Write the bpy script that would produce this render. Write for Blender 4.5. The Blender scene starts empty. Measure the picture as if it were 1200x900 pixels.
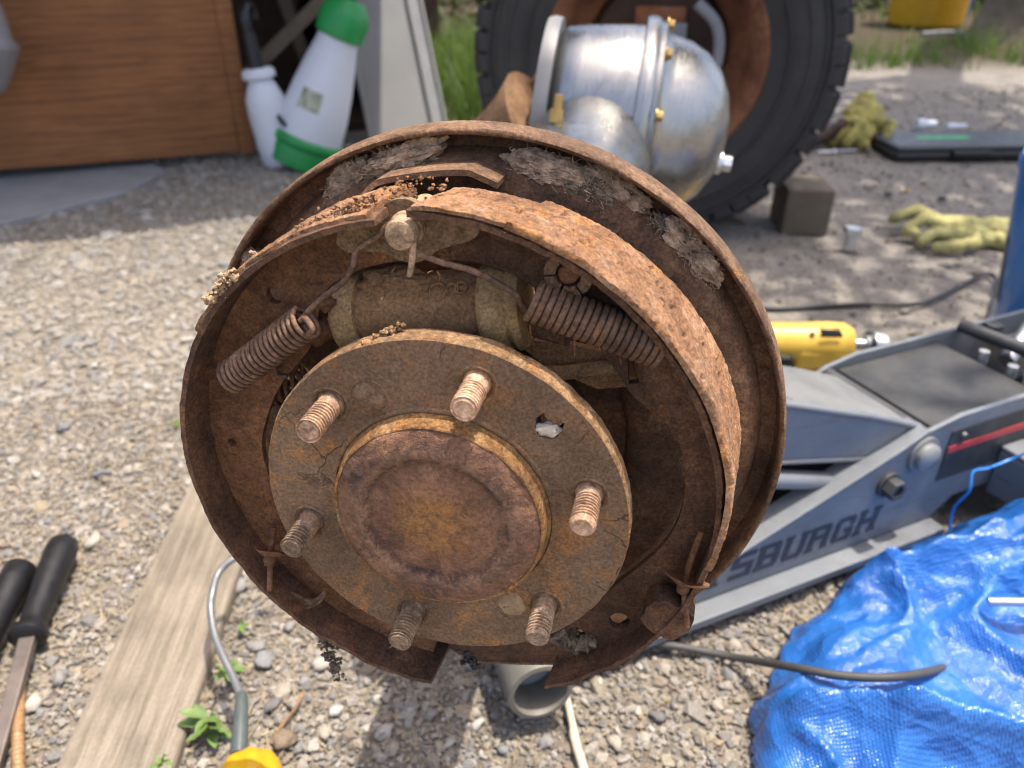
import bpy, bmesh, math, random
import numpy as np
from mathutils import Vector, Matrix, noise as mnoise
from mathutils.geometry import tessellate_polygon

random.seed(7)
rng = np.random.default_rng(11)
R = math.radians
SC = bpy.context.scene
COL = SC.collection

# ------------------------------------------------------------------ camera
PITCH = R(30.5)
CAM = Vector((0.0, 0.0, 0.62))
FPX = 920.0                                   # focal length in pixels of a 1200 px wide frame
cam_data = bpy.data.cameras.new('camera')
cam = bpy.data.objects.new('camera', cam_data)
COL.objects.link(cam)
cam.location = CAM
cam.rotation_euler = (math.pi / 2 - PITCH, 0, 0)
cam_data.sensor_width = 36.0
cam_data.lens = 36.0 * FPX / 1200.0
cam_data.clip_start = 0.02
cam_data.clip_end = 300
cam_data.dof.use_dof = True
cam_data.dof.focus_distance = 0.375
cam_data.dof.aperture_fstop = 8.5
SC.camera = cam

# ------------------------------------------------------------------ sky and sun
SUN_EL, SUN_AZ = R(76.5), R(74)                 # azimuth from +Y towards +X
TO_SUN = Vector((math.sin(SUN_AZ) * math.cos(SUN_EL), math.cos(SUN_AZ) * math.cos(SUN_EL), math.sin(SUN_EL)))
world = bpy.data.worlds.new('World')
SC.world = world
world.use_nodes = True
wn = world.node_tree
bg = wn.nodes['Background']
sky = wn.nodes.new('ShaderNodeTexSky')
sky.sky_type = 'NISHITA'
sky.sun_disc = False
sky.sun_elevation = SUN_EL
sky.sun_rotation = SUN_AZ
sky.air_density = 0.8
sky.dust_density = 4.0
sky.ozone_density = 0.4
wn.links.new(sky.outputs[0], bg.inputs[0])
bg.inputs[1].default_value = 0.15
sun_data = bpy.data.lights.new('sun', 'SUN')
sun_data.energy = 2.5
sun_data.angle = R(0.53)
sun_data.color = (1.0, 0.95, 0.87)
sun = bpy.data.objects.new('sun', sun_data)
COL.objects.link(sun)
sun.rotation_euler = (-TO_SUN).to_track_quat('-Z', 'Y').to_euler()
SC.view_settings.view_transform = 'Standard'
SC.view_settings.look = 'None'
SC.view_settings.gamma = 1
SC.view_settings.use_curve_mapping = False
SC.view_settings.exposure = 1.4
SC.view_settings.use_white_balance = True
SC.view_settings.white_balance_temperature = 6750
SC.view_settings.white_balance_tint = 11
SC.render.engine = 'CYCLES'
SC.cycles.use_denoising = True
SC.cycles.filter_width = 1.05
SC.cycles.max_bounces = 8
SC.cycles.diffuse_bounces = 4
SC.cycles.glossy_bounces = 3
SC.cycles.transmission_bounces = 6
SC.cycles.caustics_reflective = False
SC.cycles.caustics_refractive = False
SC.cycles.sample_clamp_indirect = 4

# ------------------------------------------------------------------ measuring helpers (metres)
C_, S_ = math.cos(PITCH), math.sin(PITCH)
def ray(px, py):
    x, y = (px - 600) / FPX, (py - 450) / FPX
    return Vector((x, C_ - y * S_, -S_ - y * C_))
def G(px, py, z=0.0):
    """the point at height z that was measured at this place of the photograph"""
    d = ray(px, py)
    return CAM + d * ((z - CAM.z) / d.z)
def AT(px, py, Y):
    d = ray(px, py)
    return CAM + d * (Y / d.y)
# hub frame: a to the right, b up, n outboard along the axle
HC = Vector((-0.03250, 0.28324, 0.38612))
HN = Vector((-0.20973, -0.97711, 0.03565)).normalized()
HU = Vector((0.97153, -0.20414, 0.12025)).normalized()
HV = HN.cross(HU).normalized()
if HV.z < 0: HV = -HV
def hp(px, py, n):
    d = ray(px, py)
    t = ((HC + HN * n - CAM).dot(HN)) / d.dot(HN)
    P = CAM + d * t - HC
    return P.dot(HU), P.dot(HV)
def hp3(px, py, n):
    a, b = hp(px, py, n)
    return Vector((a, b, n))
HUBM = Matrix(((HU.x, HV.x, HN.x, HC.x), (HU.y, HV.y, HN.y, HC.y), (HU.z, HV.z, HN.z, HC.z), (0, 0, 0, 1)))

# ------------------------------------------------------------------ object helpers
def thing(name, label, cat, loc=(0, 0, 0), rotz=0.0, group=None, matrix=None):
    o = bpy.data.objects.new(name, None)
    COL.objects.link(o)
    o.empty_display_size = 0.05
    if matrix is not None: o.matrix_world = matrix
    else:
        o.location = loc
        o.rotation_euler = (0, 0, rotz)
    o['label'] = label
    o['category'] = cat
    if group: o['group'] = group
    return o
def tag(o, label=None, cat=None, group=None, kind=None):
    if label: o['label'] = label
    if cat: o['category'] = cat
    if group: o['group'] = group
    if kind: o['kind'] = kind
    return o
def ob(name, V, F, mat, parent=None, smooth=None, bevel=0.0, seg=2):
    """one mesh object; smooth = angle in degrees below which edges shade smooth"""
    me = bpy.data.meshes.new(name)
    me.from_pydata([tuple(v) for v in V], [], F)
    me.update()
    if smooth:
        me.polygons.foreach_set('use_smooth', [True] * len(me.polygons))
        me.set_sharp_from_angle(angle=R(smooth))
    if mat is not None: me.materials.append(mat)
    o = bpy.data.objects.new(name, me)
    COL.objects.link(o)
    if parent is not None: o.parent = parent
    if bevel:
        b = o.modifiers.new('bevel', 'BEVEL')
        b.width = bevel; b.segments = seg; b.limit_method = 'ANGLE'; b.angle_limit = R(40)
        b.harden_normals = False
    return o
def merge(*parts):
    V, F = [], []
    for v, f in parts:
        k = len(V)
        V += [Vector(x) for x in v]
        F += [tuple(i + k for i in q) for q in f]
    return V, F
def xf(part, m):
    return [m @ Vector(v) for v in part[0]], part[1]
def box(x0, x1, y0, y1, z0, z1):
    V = [Vector(p) for p in ((x0,y0,z0),(x1,y0,z0),(x1,y1,z0),(x0,y1,z0),(x0,y0,z1),(x1,y0,z1),(x1,y1,z1),(x0,y1,z1))]
    return V, [(0,3,2,1),(4,5,6,7),(0,1,5,4),(1,2,6,5),(2,3,7,6),(3,0,4,7)]
def basis(d):
    d = Vector(d).normalized()
    h = Vector((0, 0, 1)) if abs(d.z) < 0.9 else Vector((1, 0, 0))
    x = d.cross(h).normalized()
    return x, x.cross(d).normalized(), d
def catmull(P, k=8):
    P = [Vector(p) for p in P]
    if len(P) < 3: return P
    Q = [P[0] * 2 - P[1]] + P + [P[-1] * 2 - P[-2]]
    out = []
    for i in range(1, len(Q) - 2):
        a, b, c, d = Q[i-1], Q[i], Q[i+1], Q[i+2]
        for j in range(k):
            t = j / k
            out.append(0.5 * ((2*b) + (c-a)*t + (2*a-5*b+4*c-d)*t*t + (3*b-a-3*c+d)*t*t*t))
    out.append(P[-1])
    return out
def tube(P, r, seg=8, cap=True, rough=0.0, seed=0):
    """r: number or list; parallel-transport frame"""
    P = [Vector(p) for p in P]
    n = len(P)
    rr = r if isinstance(r, (list, tuple)) else [r] * n
    V, F = [], []
    t = (P[1] - P[0]).normalized()
    x, y, _ = basis(t)
    for i in range(n):
        t2 = (P[min(i+1, n-1)] - P[max(i-1, 0)])
        t2 = t2.normalized() if t2.length > 1e-9 else t
        q = t.rotation_difference(t2)
        x = (q @ x).normalized(); t = t2
        y = t.cross(x).normalized()
        for k in range(seg):
            a = 2 * math.pi * k / seg
            d = x * math.cos(a) + y * math.sin(a)
            f = rr[i]
            if rough: f *= 1 + rough * mnoise.noise((P[i] + d * f) * 400 + Vector((seed, 0, 0)))
            V.append(P[i] + d * f)
    for i in range(n - 1):
        for k in range(seg):
            a, b = i * seg + k, i * seg + (k + 1) % seg
            F.append((a, b, b + seg, a + seg))
    if cap:
        F.append(tuple(range(seg - 1, -1, -1)))
        F.append(tuple((n - 1) * seg + k for k in range(seg)))
    return V, F
def lathe(prof, seg=48, wob=None, closed=False):
    """profile (r, z) about local z"""
    V, F, rows = [], [], []
    for i, (r, z) in enumerate(prof):
        if r < 1e-6:
            rows.append([len(V)]); V.append(Vector((0, 0, z)))
        else:
            row = []
            for k in range(seg):
                a = 2 * math.pi * k / seg
                p = Vector((r * math.cos(a), r * math.sin(a), z))
                if wob: p = wob(p, i)
                row.append(len(V)); V.append(p)
            rows.append(row)
    pairs = list(zip(rows, rows[1:]))
    if closed: pairs.append((rows[-1], rows[0]))
    for A, B in pairs:
        for k in range(seg):
            k2 = (k + 1) % seg
            if len(A) == 1 and len(B) == 1: continue
            if len(A) == 1: F.append((A[0], B[k2], B[k]))
            elif len(B) == 1: F.append((A[k], A[k2], B[0]))
            else: F.append((A[k], A[k2], B[k2], B[k]))
    return V, F
def cyl(p0, p1, r0, r1=None, seg=20):
    p0, p1 = Vector(p0), Vector(p1)
    r1 = r0 if r1 is None else r1
    return tube([p0, p1], [r0, r1], seg)
def along(p0, d):
    x, y, z = basis(d)
    p0 = Vector(p0)
    return Matrix(((x.x, y.x, z.x, p0.x), (x.y, y.y, z.y, p0.y), (x.z, y.z, z.z, p0.z), (0, 0, 0, 1)))
def plate(outer, holes, z0, z1):
    """flat plate with holes, polygon in the local xy plane, from z0 to z1"""
    loops = [list(outer)] + [list(h) for h in holes]
    def area(l): return sum(l[i][0]*l[(i+1) % len(l)][1] - l[(i+1) % len(l)][0]*l[i][1] for i in range(len(l)))
    if area(loops[0]) < 0: loops[0].reverse()
    for h in loops[1:]:
        if area(h) > 0: h.reverse()
    flat = [p for l in loops for p in l]
    n = len(flat)
    if len(loops) == 1 and len(flat) <= 4: tris = [(0, 1, 2)] if len(flat) == 3 else [(0, 1, 2), (0, 2, 3)]
    else:
        bm = bmesh.new()
        vs = [bm.verts.new((p[0] * 100, p[1] * 100, 0)) for p in flat]
        bm.verts.index_update()
        es, k = [], 0
        for l in loops:
            for i in range(len(l)): es.append(bm.edges.new((vs[k + i], vs[k + (i + 1) % len(l)])))
            k += len(l)
        bmesh.ops.triangle_fill(bm, use_beauty=True, use_dissolve=False, edges=es, normal=(0, 0, 1))
        tris = [tuple(v.index for v in f.verts) for f in bm.faces]
        bm.free()
    V = [Vector((p[0], p[1], z1)) for p in flat] + [Vector((p[0], p[1], z0)) for p in flat]
    F = []
    for t in tris:
        a, b, c = t
        A, B, Cc = flat[a], flat[b], flat[c]
        s = (B[0]-A[0])*(Cc[1]-A[1]) - (B[1]-A[1])*(Cc[0]-A[0])
        if s < 0: a, c = c, a
        F.append((a, b, c)); F.append((c + n, b + n, a + n))
    k = 0
    for l in loops:
        m = len(l)
        for i in range(m):
            a, b = k + i, k + (i + 1) % m
            F.append((b, a, a + n, b + n))
        k += m
    return V, F
def circle(cx, cy, r, seg=32, wob=0.0, seed=0):
    out = []
    for k in range(seg):
        a = 2 * math.pi * k / seg
        f = r * (1 + (wob * mnoise.noise(Vector((math.cos(a) * 2, math.sin(a) * 2, seed))) if wob else 0))
        out.append((cx + f * math.cos(a), cy + f * math.sin(a)))
    return out
def fbm(p, s, o=4):
    return mnoise.fractal(Vector(p) * s, 0.9, 2.1, o)
def hexpts(r, ph=0.0, c=(0, 0)):
    return [(c[0] + r * math.cos(ph + k * math.pi / 3), c[1] + r * math.sin(ph + k * math.pi / 3)) for k in range(6)]
def copy_tree(o, parent=None):
    c = o.copy()
    COL.objects.link(c)
    if parent is not None: c.parent = parent
    for ch in list(o.children): copy_tree(ch, c)
    return c

# ------------------------------------------------------------------ material helpers
class NT:
    def __init__(s, name):
        s.m = bpy.data.materials.new(name)
        s.m.use_nodes = True
        s.t = s.m.node_tree
        s.b = s.t.nodes['Principled BSDF']
    def n(s, typ, props=None, **inp):
        nd = s.t.nodes.new('ShaderNode' + typ)
        for k, v in (props or {}).items(): setattr(nd, k, v)
        for k, v in inp.items(): s.put(nd, k.replace('_', ' '), v)
        return nd
    def put(s, nd, key, v):
        sock = nd.inputs[int(key)] if key.isdigit() else nd.inputs[key]
        if isinstance(v, bpy.types.NodeSocket): s.t.links.new(v, sock)
        elif isinstance(v, bpy.types.Node): s.t.links.new(v.outputs[0], sock)
        else:
            if sock.type == 'RGBA': v = (v, v, v, 1) if isinstance(v, (int, float)) else tuple(v)[:3] + (1,)
            sock.default_value = v
    def set(s, **inp):
        for k, v in inp.items(): s.put(s.b, k.replace('_', ' '), v)
    def coord(s, kind='Object'):
        return s.n('TexCoord').outputs[kind]
    def noise(s, vec, scale, detail=6, rough=0.6, dist=0.0):
        nd = s.n('TexNoise', Vector=vec, Scale=scale, Detail=detail, Roughness=rough, Distortion=dist)
        return nd.outputs[0]
    def ramp(s, fac, stops, mode='LINEAR'):
        nd = s.n('ValToRGB', Fac=fac)
        cr = nd.color_ramp
        cr.interpolation = mode
        while len(cr.elements) < len(stops): cr.elements.new(0.5)
        for e, (p, c) in zip(cr.elements, stops):
            e.position = p
            e.color = (c, c, c, 1) if isinstance(c, (int, float)) else tuple(c) + (1,)
        return nd.outputs[0]
    def mix(s, fac, a, b, mode='MIX'):
        nd = s.n('MixRGB', {'blend_type': mode})
        s.put(nd, '0', fac); s.put(nd, '1', a); s.put(nd, '2', b)
        return nd.outputs[0]
    def math(s, op, a, b=0.0):
        nd = s.n('Math', {'operation': op})
        s.put(nd, '0', a); s.put(nd, '1', b)
        return nd.outputs[0]
    def bump(s, h, dist, strength=1.0, normal=None):
        nd = s.n('Bump', Height=h, Distance=dist, Strength=strength)
        if normal is not None: s.put(nd, 'Normal', normal)
        s.put(s.b, 'Normal', nd.outputs[0])
        return nd.outputs[0]
    def scalevec(s, vec, sc):
        nd = s.n('Mapping', Vector=vec)
        nd.inputs['Scale'].default_value = sc
        return nd.outputs[0]

def rust(name, dark, mid, light, spot, spot_at=0.58, scale=30, bump=0.0007, rough=0.9, dust=None, dust_at=0.6, pits=0.5, cracks=0.0, gain=(1.52, 1.34, 1.08), mott=0.85):
    dark, mid, light, spot = [tuple(a * g for a, g in zip(c, gain)) for c in (dark, mid, light, spot)]
    if dust: dust = tuple(a * g for a, g in zip(dust, gain))
    m = NT(name)
    v = m.coord()
    n1 = m.noise(v, scale, 6, 0.72, 0.4)
    base = m.ramp(n1, [(0.32, dark), (0.5, mid), (0.68, light)])
    n2 = m.noise(v, scale * 2.3, 6, 0.75, 0.8)
    msk = m.ramp(n2, [(spot_at - 0.06, 0.0), (spot_at + 0.08, 1.0)])
    n5 = m.noise(v, scale * 0.55, 2, 0.6)
    msk = m.math('MULTIPLY', msk, m.ramp(n5, [(0.42, 0.05), (0.58, 1.0)]))
    base = m.mix(msk, base, spot)
    if dust:
        n6 = m.noise(v, scale * 1.3, 7, 0.8)
        base = m.mix(m.math('MULTIPLY', m.ramp(n6, [(dust_at - 0.07, 0.0), (dust_at + 0.07, 1.0)]), 0.8), base, dust)
    n3 = m.noise(v, 620, 4, 0.75)
    base = m.mix(0.9, base, m.ramp(n3, [(0.28, 0.35), (0.5, 0.95), (0.72, 1.55)]), 'MULTIPLY')
    base = m.mix(0.8, base, m.ramp(m.noise(v, 13, 3, 0.6, 0.5), [(0.32, 0.62), (0.5, 1.0), (0.68, 1.32)]), 'MULTIPLY')
    n7 = m.noise(v, 210, 5, 0.7, 0.6)
    base = m.mix(mott, base, m.ramp(n7, [(0.34, 0.5), (0.48, 0.95), (0.66, 1.35)]), 'MULTIPLY')
    vor = m.n('TexVoronoi', Vector=v, Scale=scale * 9).outputs[0]
    pit = m.ramp(vor, [(0.05, 0.25), (0.22, 1.0)])
    pitm = m.ramp(m.noise(v, scale * 3, 2, 0.6), [(0.54, 0.0), (0.62, 1.0)])
    pitf = m.mix(m.math('MULTIPLY', pitm, pits), 1.0, pit)
    base = m.mix(1.0, base, pitf, 'MULTIPLY')
    h = m.math('ADD', m.noise(v, 230, 6, 0.8), m.math('MULTIPLY', n2, 0.9))
    h = m.math('ADD', h, m.math('MULTIPLY', pitf, 0.4))
    h = m.math('ADD', h, m.math('MULTIPLY', msk, 0.3))
    if cracks:
        wv = m.mix(0.012, v, m.n('TexNoise', Vector=v, Scale=90.0, Detail=3.0).outputs[1], 'ADD')
        cv = m.n('TexVoronoi', {'feature': 'DISTANCE_TO_EDGE'}, Vector=wv, Scale=42.0).outputs[0]
        ck = m.math('MULTIPLY', m.ramp(cv, [(0.006, 1.0), (0.018, 0.0)]), m.ramp(m.noise(v, 17, 2, .5), [(0.57, 0.0), (0.63, cracks)]))
        base = m.mix(ck, base, (0.03, 0.018, 0.012))
        h = m.math('SUBTRACT', h, m.math('MULTIPLY', ck, 1.2))
    m.set(Base_Color=base, Roughness=m.ramp(n2, [(0.3, rough - 0.15), (0.7, min(1.0, rough + 0.08))]), Specular_IOR_Level=0.4)
    m.bump(h, bump * 2.6, 1.0)
    return m.m
def plain(name, col, rough=0.5, metal=0.0, var=0.25, scale=20, bump=0.0, bscale=200, spec=0.5, coat=0.0, stretch=None):
    m = NT(name)
    v = m.coord()
    if stretch: v = m.scalevec(v, stretch)
    n1 = m.noise(v, scale, 6, 0.65)
    base = m.mix(1.0, tuple(col), m.ramp(n1, [(0.25, 1 - var), (0.75, 1 + var)]), 'MULTIPLY')
    m.set(Base_Color=base, Roughness=m.ramp(m.noise(v, scale * 2.5, 5, 0.6), [(0.3, max(0.02, rough - 0.1)), (0.7, min(1, rough + 0.1))]),
          Metallic=metal, Specular_IOR_Level=spec, Coat_Weight=coat)
    if bump: m.bump(m.noise(v, bscale, 6, 0.7), bump)
    return m.m

M = {}
M['flange'] = rust('dusty_rusted_steel', (0.098, 0.066, 0.046), (0.125, 0.086, 0.060), (0.152, 0.107, 0.075), (0.23, 0.118, 0.050), 0.545, 22, 0.0004, 0.85, (0.17, 0.128, 0.09), 0.66, pits=0.35, cracks=0.6, mott=0.45)
M['flange_edge'] = rust('dust_coated_steel', (0.22, 0.12, 0.055), (0.33, 0.20, 0.10), (0.42, 0.28, 0.15), (0.36, 0.17, 0.06), 0.5, 60, 0.0006, 0.95, pits=0.6, gain=(1, 1, 1))
M['cap'] = rust('purple_rust', (0.05, 0.026, 0.026), (0.15, 0.072, 0.058), (0.24, 0.12, 0.092), (0.32, 0.14, 0.045), 0.56, 38, 0.0006, 0.72, (0.22, 0.13, 0.10), 0.66, pits=0.5)
M['cap_rim'] = rust('tan_rust_rim', (0.07, 0.04, 0.02), (0.17, 0.095, 0.04), (0.28, 0.19, 0.11), (0.30, 0.15, 0.05), 0.55, 60, 0.0005, 0.8)
M['shoe'] = rust('brown_shoe_rust', (0.065, 0.032, 0.017), (0.125, 0.062, 0.033), (0.18, 0.095, 0.05), (0.21, 0.095, 0.035), 0.60, 30, 0.0004, 0.85, (0.19, 0.12, 0.07), 0.68, pits=0.4)
M['shoe_dark'] = rust('dark_shoe_rust', (0.042, 0.024, 0.017), (0.085, 0.047, 0.031), (0.135, 0.076, 0.047), (0.18, 0.085, 0.035), 0.60, 34, 0.0006, 0.88, (0.15, 0.10, 0.06), 0.70, pits=0.7)
M['lining'] = rust('flaking_brown_rust', (0.17, 0.078, 0.036), (0.27, 0.135, 0.066), (0.36, 0.205, 0.115), (0.36, 0.165, 0.055), 0.53, 42, 0.0005, 0.95, (0.34, 0.235, 0.17), 0.60, pits=0.9, gain=(1, 1, 1))
M['plate'] = rust('backing_plate_rust', (0.055, 0.032, 0.022), (0.11, 0.062, 0.040), (0.165, 0.098, 0.061), (0.18, 0.096, 0.05), 0.60, 24, 0.0006, 0.75, (0.19, 0.13, 0.085), 0.62, pits=0.6)
M['lip'] = rust('lip_rust', (0.07, 0.042, 0.028), (0.12, 0.075, 0.05), (0.18, 0.115, 0.075), (0.2, 0.10, 0.045), 0.6, 45, 0.0006, 0.8, (0.22, 0.15, 0.10), 0.62, pits=0.6)
M['cylinder'] = rust('dusty_cast_iron', (0.15, 0.088, 0.047), (0.20, 0.120, 0.066), (0.25, 0.155, 0.088), (0.24, 0.13, 0.065), 0.6, 40, 0.0004, 0.92, pits=0.3, mott=0.5)
M['boot'] = rust('dusty_rubber_boot', (0.17, 0.115, 0.06), (0.235, 0.165, 0.088), (0.29, 0.205, 0.115), (0.24, 0.145, 0.065), 0.65, 45, 0.0002, 0.8, pits=0.15, mott=0.35)
M['spring'] = rust('spring_rust', (0.05, 0.032, 0.024), (0.10, 0.062, 0.045), (0.165, 0.105, 0.075), (0.19, 0.10, 0.05), 0.62, 70, 0.0002, 0.7, pits=0.3)
M['stud'] = rust('stud_steel', (0.16, 0.105, 0.078), (0.27, 0.185, 0.14), (0.40, 0.29, 0.23), (0.34, 0.17, 0.10), 0.6, 60, 0.00007, 0.62, pits=0.2)
M['stud_shaded'] = rust('shaded_stud_steel', (0.09, 0.065, 0.05), (0.16, 0.12, 0.095), (0.27, 0.22, 0.18), (0.2, 0.11, 0.06), 0.62, 60, 0.00007, 0.55, pits=0.2)  # darker copy of the stud steel, shade of the lower studs in its colour
M['pin'] = rust('worn_pin_steel', (0.13, 0.09, 0.06), (0.24, 0.18, 0.13), (0.36, 0.29, 0.23), (0.2, 0.12, 0.07), 0.62, 70, 0.0003, 0.55, pits=0.3)
M['anchor'] = rust('dusty_anchor_plate', (0.07, 0.048, 0.034), (0.15, 0.105, 0.065), (0.21, 0.15, 0.09), (0.19, 0.115, 0.06), 0.6, 40, 0.0003, 0.85, pits=0.2)
M['crust'] = plain('dry_dirt_crust', (0.35, 0.24, 0.14), 0.98, 0, 0.5, 150, 0.0008, 500, 0.1)
M['fluff'] = plain('grey_cobweb_dirt', (0.43, 0.31, 0.21), 1.0, 0, 0.85, 190, 0.0016, 500, 0.05)
M['fluff_dark'] = plain('dark_matted_dirt', (0.20, 0.155, 0.11), 1.0, 0, 0.8, 140, 0.0015, 500, 0.05)
M['white_fluff'] = plain('white_cotton', (0.58, 0.50, 0.40), 1.0, 0, 0.25, 300, 0.0006, 800, 0.05)
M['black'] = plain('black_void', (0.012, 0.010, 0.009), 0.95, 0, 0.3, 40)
# ================================================================== the setting: ground, gravel, shed front
def ground_h(x, y):
    return 0.006 * mnoise.noise(Vector((x * 3, y * 3, 1.0))) + 0.0025 * mnoise.noise(Vector((x * 14, y * 14, 4.0)))
ax = np.r_[-60, -30, -15, -8, -5, -3.6, np.arange(-2.6, 2.61, 0.045), 3.6, 5, 8, 15, 30, 60]
ay = np.r_[-30, -12, -5, -2, -0.6, np.arange(0.0, 4.2, 0.045), 4.8, 6, 8, 12, 20, 40, 70, 110]
V_, F_ = [], []
for y in ay:
    for x in ax:
        V_.append(Vector((x, y, ground_h(x, y) - 0.002)))
W_ = len(ax)
for j in range(len(ay) - 1):
    for i in range(W_ - 1):
        a = j * W_ + i
        F_.append((a, a + 1, a + 1 + W_, a + W_))
m = NT('gravel_dirt_ground')
v = m.coord()
sep = m.n('SeparateXYZ', Vector=v)
X_, Y_ = sep.outputs[0], sep.outputs[1]
n0 = m.noise(v, 2.2, 5, 0.6)
nf = m.noise(v, 60, 8, 0.75)
ng = m.noise(v, 340, 4, 0.7)
vor = m.n('TexVoronoi', Vector=v, Scale=95.0)
dirt = m.ramp(nf, [(0.28, (0.15, 0.115, 0.075)), (0.5, (0.27, 0.22, 0.155)), (0.72, (0.40, 0.34, 0.26))])
stone = m.mix(0.55, dirt, m.ramp(m.n('SeparateColor', Color=vor.outputs[1]).outputs[0], [(0.0, (0.16, 0.15, 0.14)), (0.5, (0.32, 0.29, 0.24)), (1.0, (0.5, 0.46, 0.40))]))
asph = m.ramp(nf, [(0.28, (0.18, 0.16, 0.135)), (0.5, (0.29, 0.262, 0.225)), (0.72, (0.42, 0.38, 0.33))])
# asphalt-like packed lot to the right and behind, loose gravel to the left and in front
edge = m.math('ADD', m.math('ADD', X_, m.math('MULTIPLY', Y_, 0.55)), m.math('MULTIPLY', m.math('SUBTRACT', n0, 0.5), 1.2))
lot = m.ramp(m.math('SUBTRACT', edge, 0.55), [(0.0, 0.0), (0.35, 1.0)])
base = m.mix(lot, stone, asph)
soil = m.ramp(m.math('SUBTRACT', Y_, 3.9), [(0.0, 0.0), (0.6, 1.0)])
base = m.mix(soil, base, m.ramp(nf, [(0.3, (0.03, 0.022, 0.014)), (0.5, (0.075, 0.056, 0.036)), (0.7, (0.14, 0.11, 0.07))]))
base = m.mix(0.8, base, m.ramp(ng, [(0.3, 0.55), (0.7, 1.4)]), 'MULTIPLY')
base = m.mix(0.5, base, m.ramp(m.noise(v, 7, 5, 0.65), [(0.3, 0.6), (0.7, 1.35)]), 'MULTIPLY')
base = m.mix(1.0, base, 0.76, 'MULTIPLY')
m.set(Base_Color=base, Roughness=0.95, Specular_IOR_Level=0.2)
m.bump(m.math('ADD', m.math('MULTIPLY', vor.outputs[0], -0.6), nf), 0.005)
ground = ob('ground', V_, F_, m.m, None, 180)
tag(ground, kind='structure')

# ---- loose gravel: real stones, each with its own colour
bm = bmesh.new(); bmesh.ops.create_icosphere(bm, subdivisions=1, radius=1.0)
ICO0V = np.array([v.co[:] for v in bm.verts]); ICO0F = np.array([[v.index for v in f.verts] for f in bm.faces]); bm.free()
bm = bmesh.new(); bmesh.ops.create_icosphere(bm, subdivisions=2, radius=1.0)
ICO1V = np.array([v.co[:] for v in bm.verts]); ICO1F = np.array([[v.index for v in f.verts] for f in bm.faces]); bm.free()
PAL = 0.74 * np.array([(0.42, 0.365, 0.29), (0.36, 0.33, 0.285), (0.29, 0.275, 0.255), (0.23, 0.235, 0.235), (0.47, 0.425, 0.36), (0.30, 0.23, 0.16), (0.55, 0.51, 0.45), (0.36, 0.27, 0.17), (0.22, 0.21, 0.195), (0.42, 0.36, 0.26)])
m = NT('gravel_stone')
at = m.n('Attribute', {'attribute_name': 'stone_colour'})
nn_ = m.noise(m.coord(), 420, 5, 0.7)
m.set(Base_Color=m.mix(0.75, at.outputs[0], m.ramp(nn_, [(0.3, 0.6), (0.7, 1.3)]), 'MULTIPLY'), Roughness=0.88, Specular_IOR_Level=0.3)
m.bump(nn_, 0.0006)
M['stone'] = m.m
def stones(name, XY, size, base, basef, colours, zoff=0.25, parent=None):
    n = len(XY)
    nv, nf_ = len(base), len(basef)
    q = rng.normal(size=(n, 4)); q /= np.linalg.norm(q, axis=1)[:, None]
    w, x, y, z = q.T
    Rm = np.stack([np.stack([1-2*(y*y+z*z), 2*(x*y-z*w), 2*(x*z+y*w)], 1), np.stack([2*(x*y+z*w), 1-2*(x*x+z*z), 2*(y*z-x*w)], 1), np.stack([2*(x*z-y*w), 2*(y*z+x*w), 1-2*(x*x+y*y)], 1)], 1)
    sc = size[:, None] * rng.uniform(0.5, 1.3, (n, 3))
    lumpy = 1 + rng.normal(0, 0.17, (n, nv, 1))
    P = base[None] * lumpy * sc[:, None, :]
    P = np.einsum('nij,nvj->nvi', Rm, P)
    P[:, :, 2] *= 0.7
    gz = np.array([ground_h(a, b) for a, b in XY])
    P[:, :, 0] += XY[:, 0, None]; P[:, :, 1] += XY[:, 1, None]
    P[:, :, 2] += (gz + size * zoff)[:, None]
    F = (basef[None] + (np.arange(n) * nv)[:, None, None]).reshape(-1, 3)
    me = bpy.data.meshes.new(name)
    me.vertices.add(n * nv); me.vertices.foreach_set('co', P.reshape(-1).astype(np.float32))
    me.loops.add(len(F) * 3); me.loops.foreach_set('vertex_index', F.reshape(-1).astype(np.int32))
    me.polygons.add(len(F)); me.polygons.foreach_set('loop_start', np.arange(0, len(F) * 3, 3, dtype=np.int32))
    me.polygons.foreach_set('use_smooth', np.zeros(len(F), dtype=bool) if nv < 20 else np.ones(len(F), dtype=bool))
    me.update(calc_edges=True)
    at = me.attributes.new('stone_colour', 'FLOAT_COLOR', 'POINT')
    c = np.repeat(np.c_[colours, np.ones(n)], nv, axis=0).astype(np.float32)
    at.data.foreach_set('color', c.reshape(-1))
    me.materials.append(M['stone'])
    o = bpy.data.objects.new(name, me)
    COL.objects.link(o)
    if parent is not None: o.parent = parent
    return o
def colours(n):
    c = PAL[rng.integers(0, len(PAL), n)] * rng.uniform(0.75, 1.22, (n, 1))
    return 0.80 * (c * 0.70 + np.array((0.31, 0.28, 0.235)) * 0.34)
def lotmask(xy): return (xy[:, 0] + xy[:, 1] * 0.55) > 0.95
def cull(xy):
    """keep what lies in the wedge of ground round the photographed place"""
    return np.abs(xy[:, 0]) < 0.45 + xy[:, 1] * 0.72
xy = np.c_[rng.uniform(-0.95, 0.95, 75000), rng.uniform(0.33, 1.05, 75000)]
xy = xy[cull(xy) & ~lotmask(xy)]
g1 = stones('gravel', xy, rng.lognormal(math.log(0.0020), 0.55, len(xy)).clip(0.0009, 0.0100), ICO0V, ICO0F, colours(len(xy)), 0.0)
tag(g1, 'loose grey and tan gravel covering the ground', 'gravel', kind='stuff')
xy = np.c_[rng.uniform(-2.1, 1.0, 62000), rng.uniform(1.0, 3.0, 62000)]
xy = xy[cull(xy) & ~lotmask(xy)]
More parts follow.
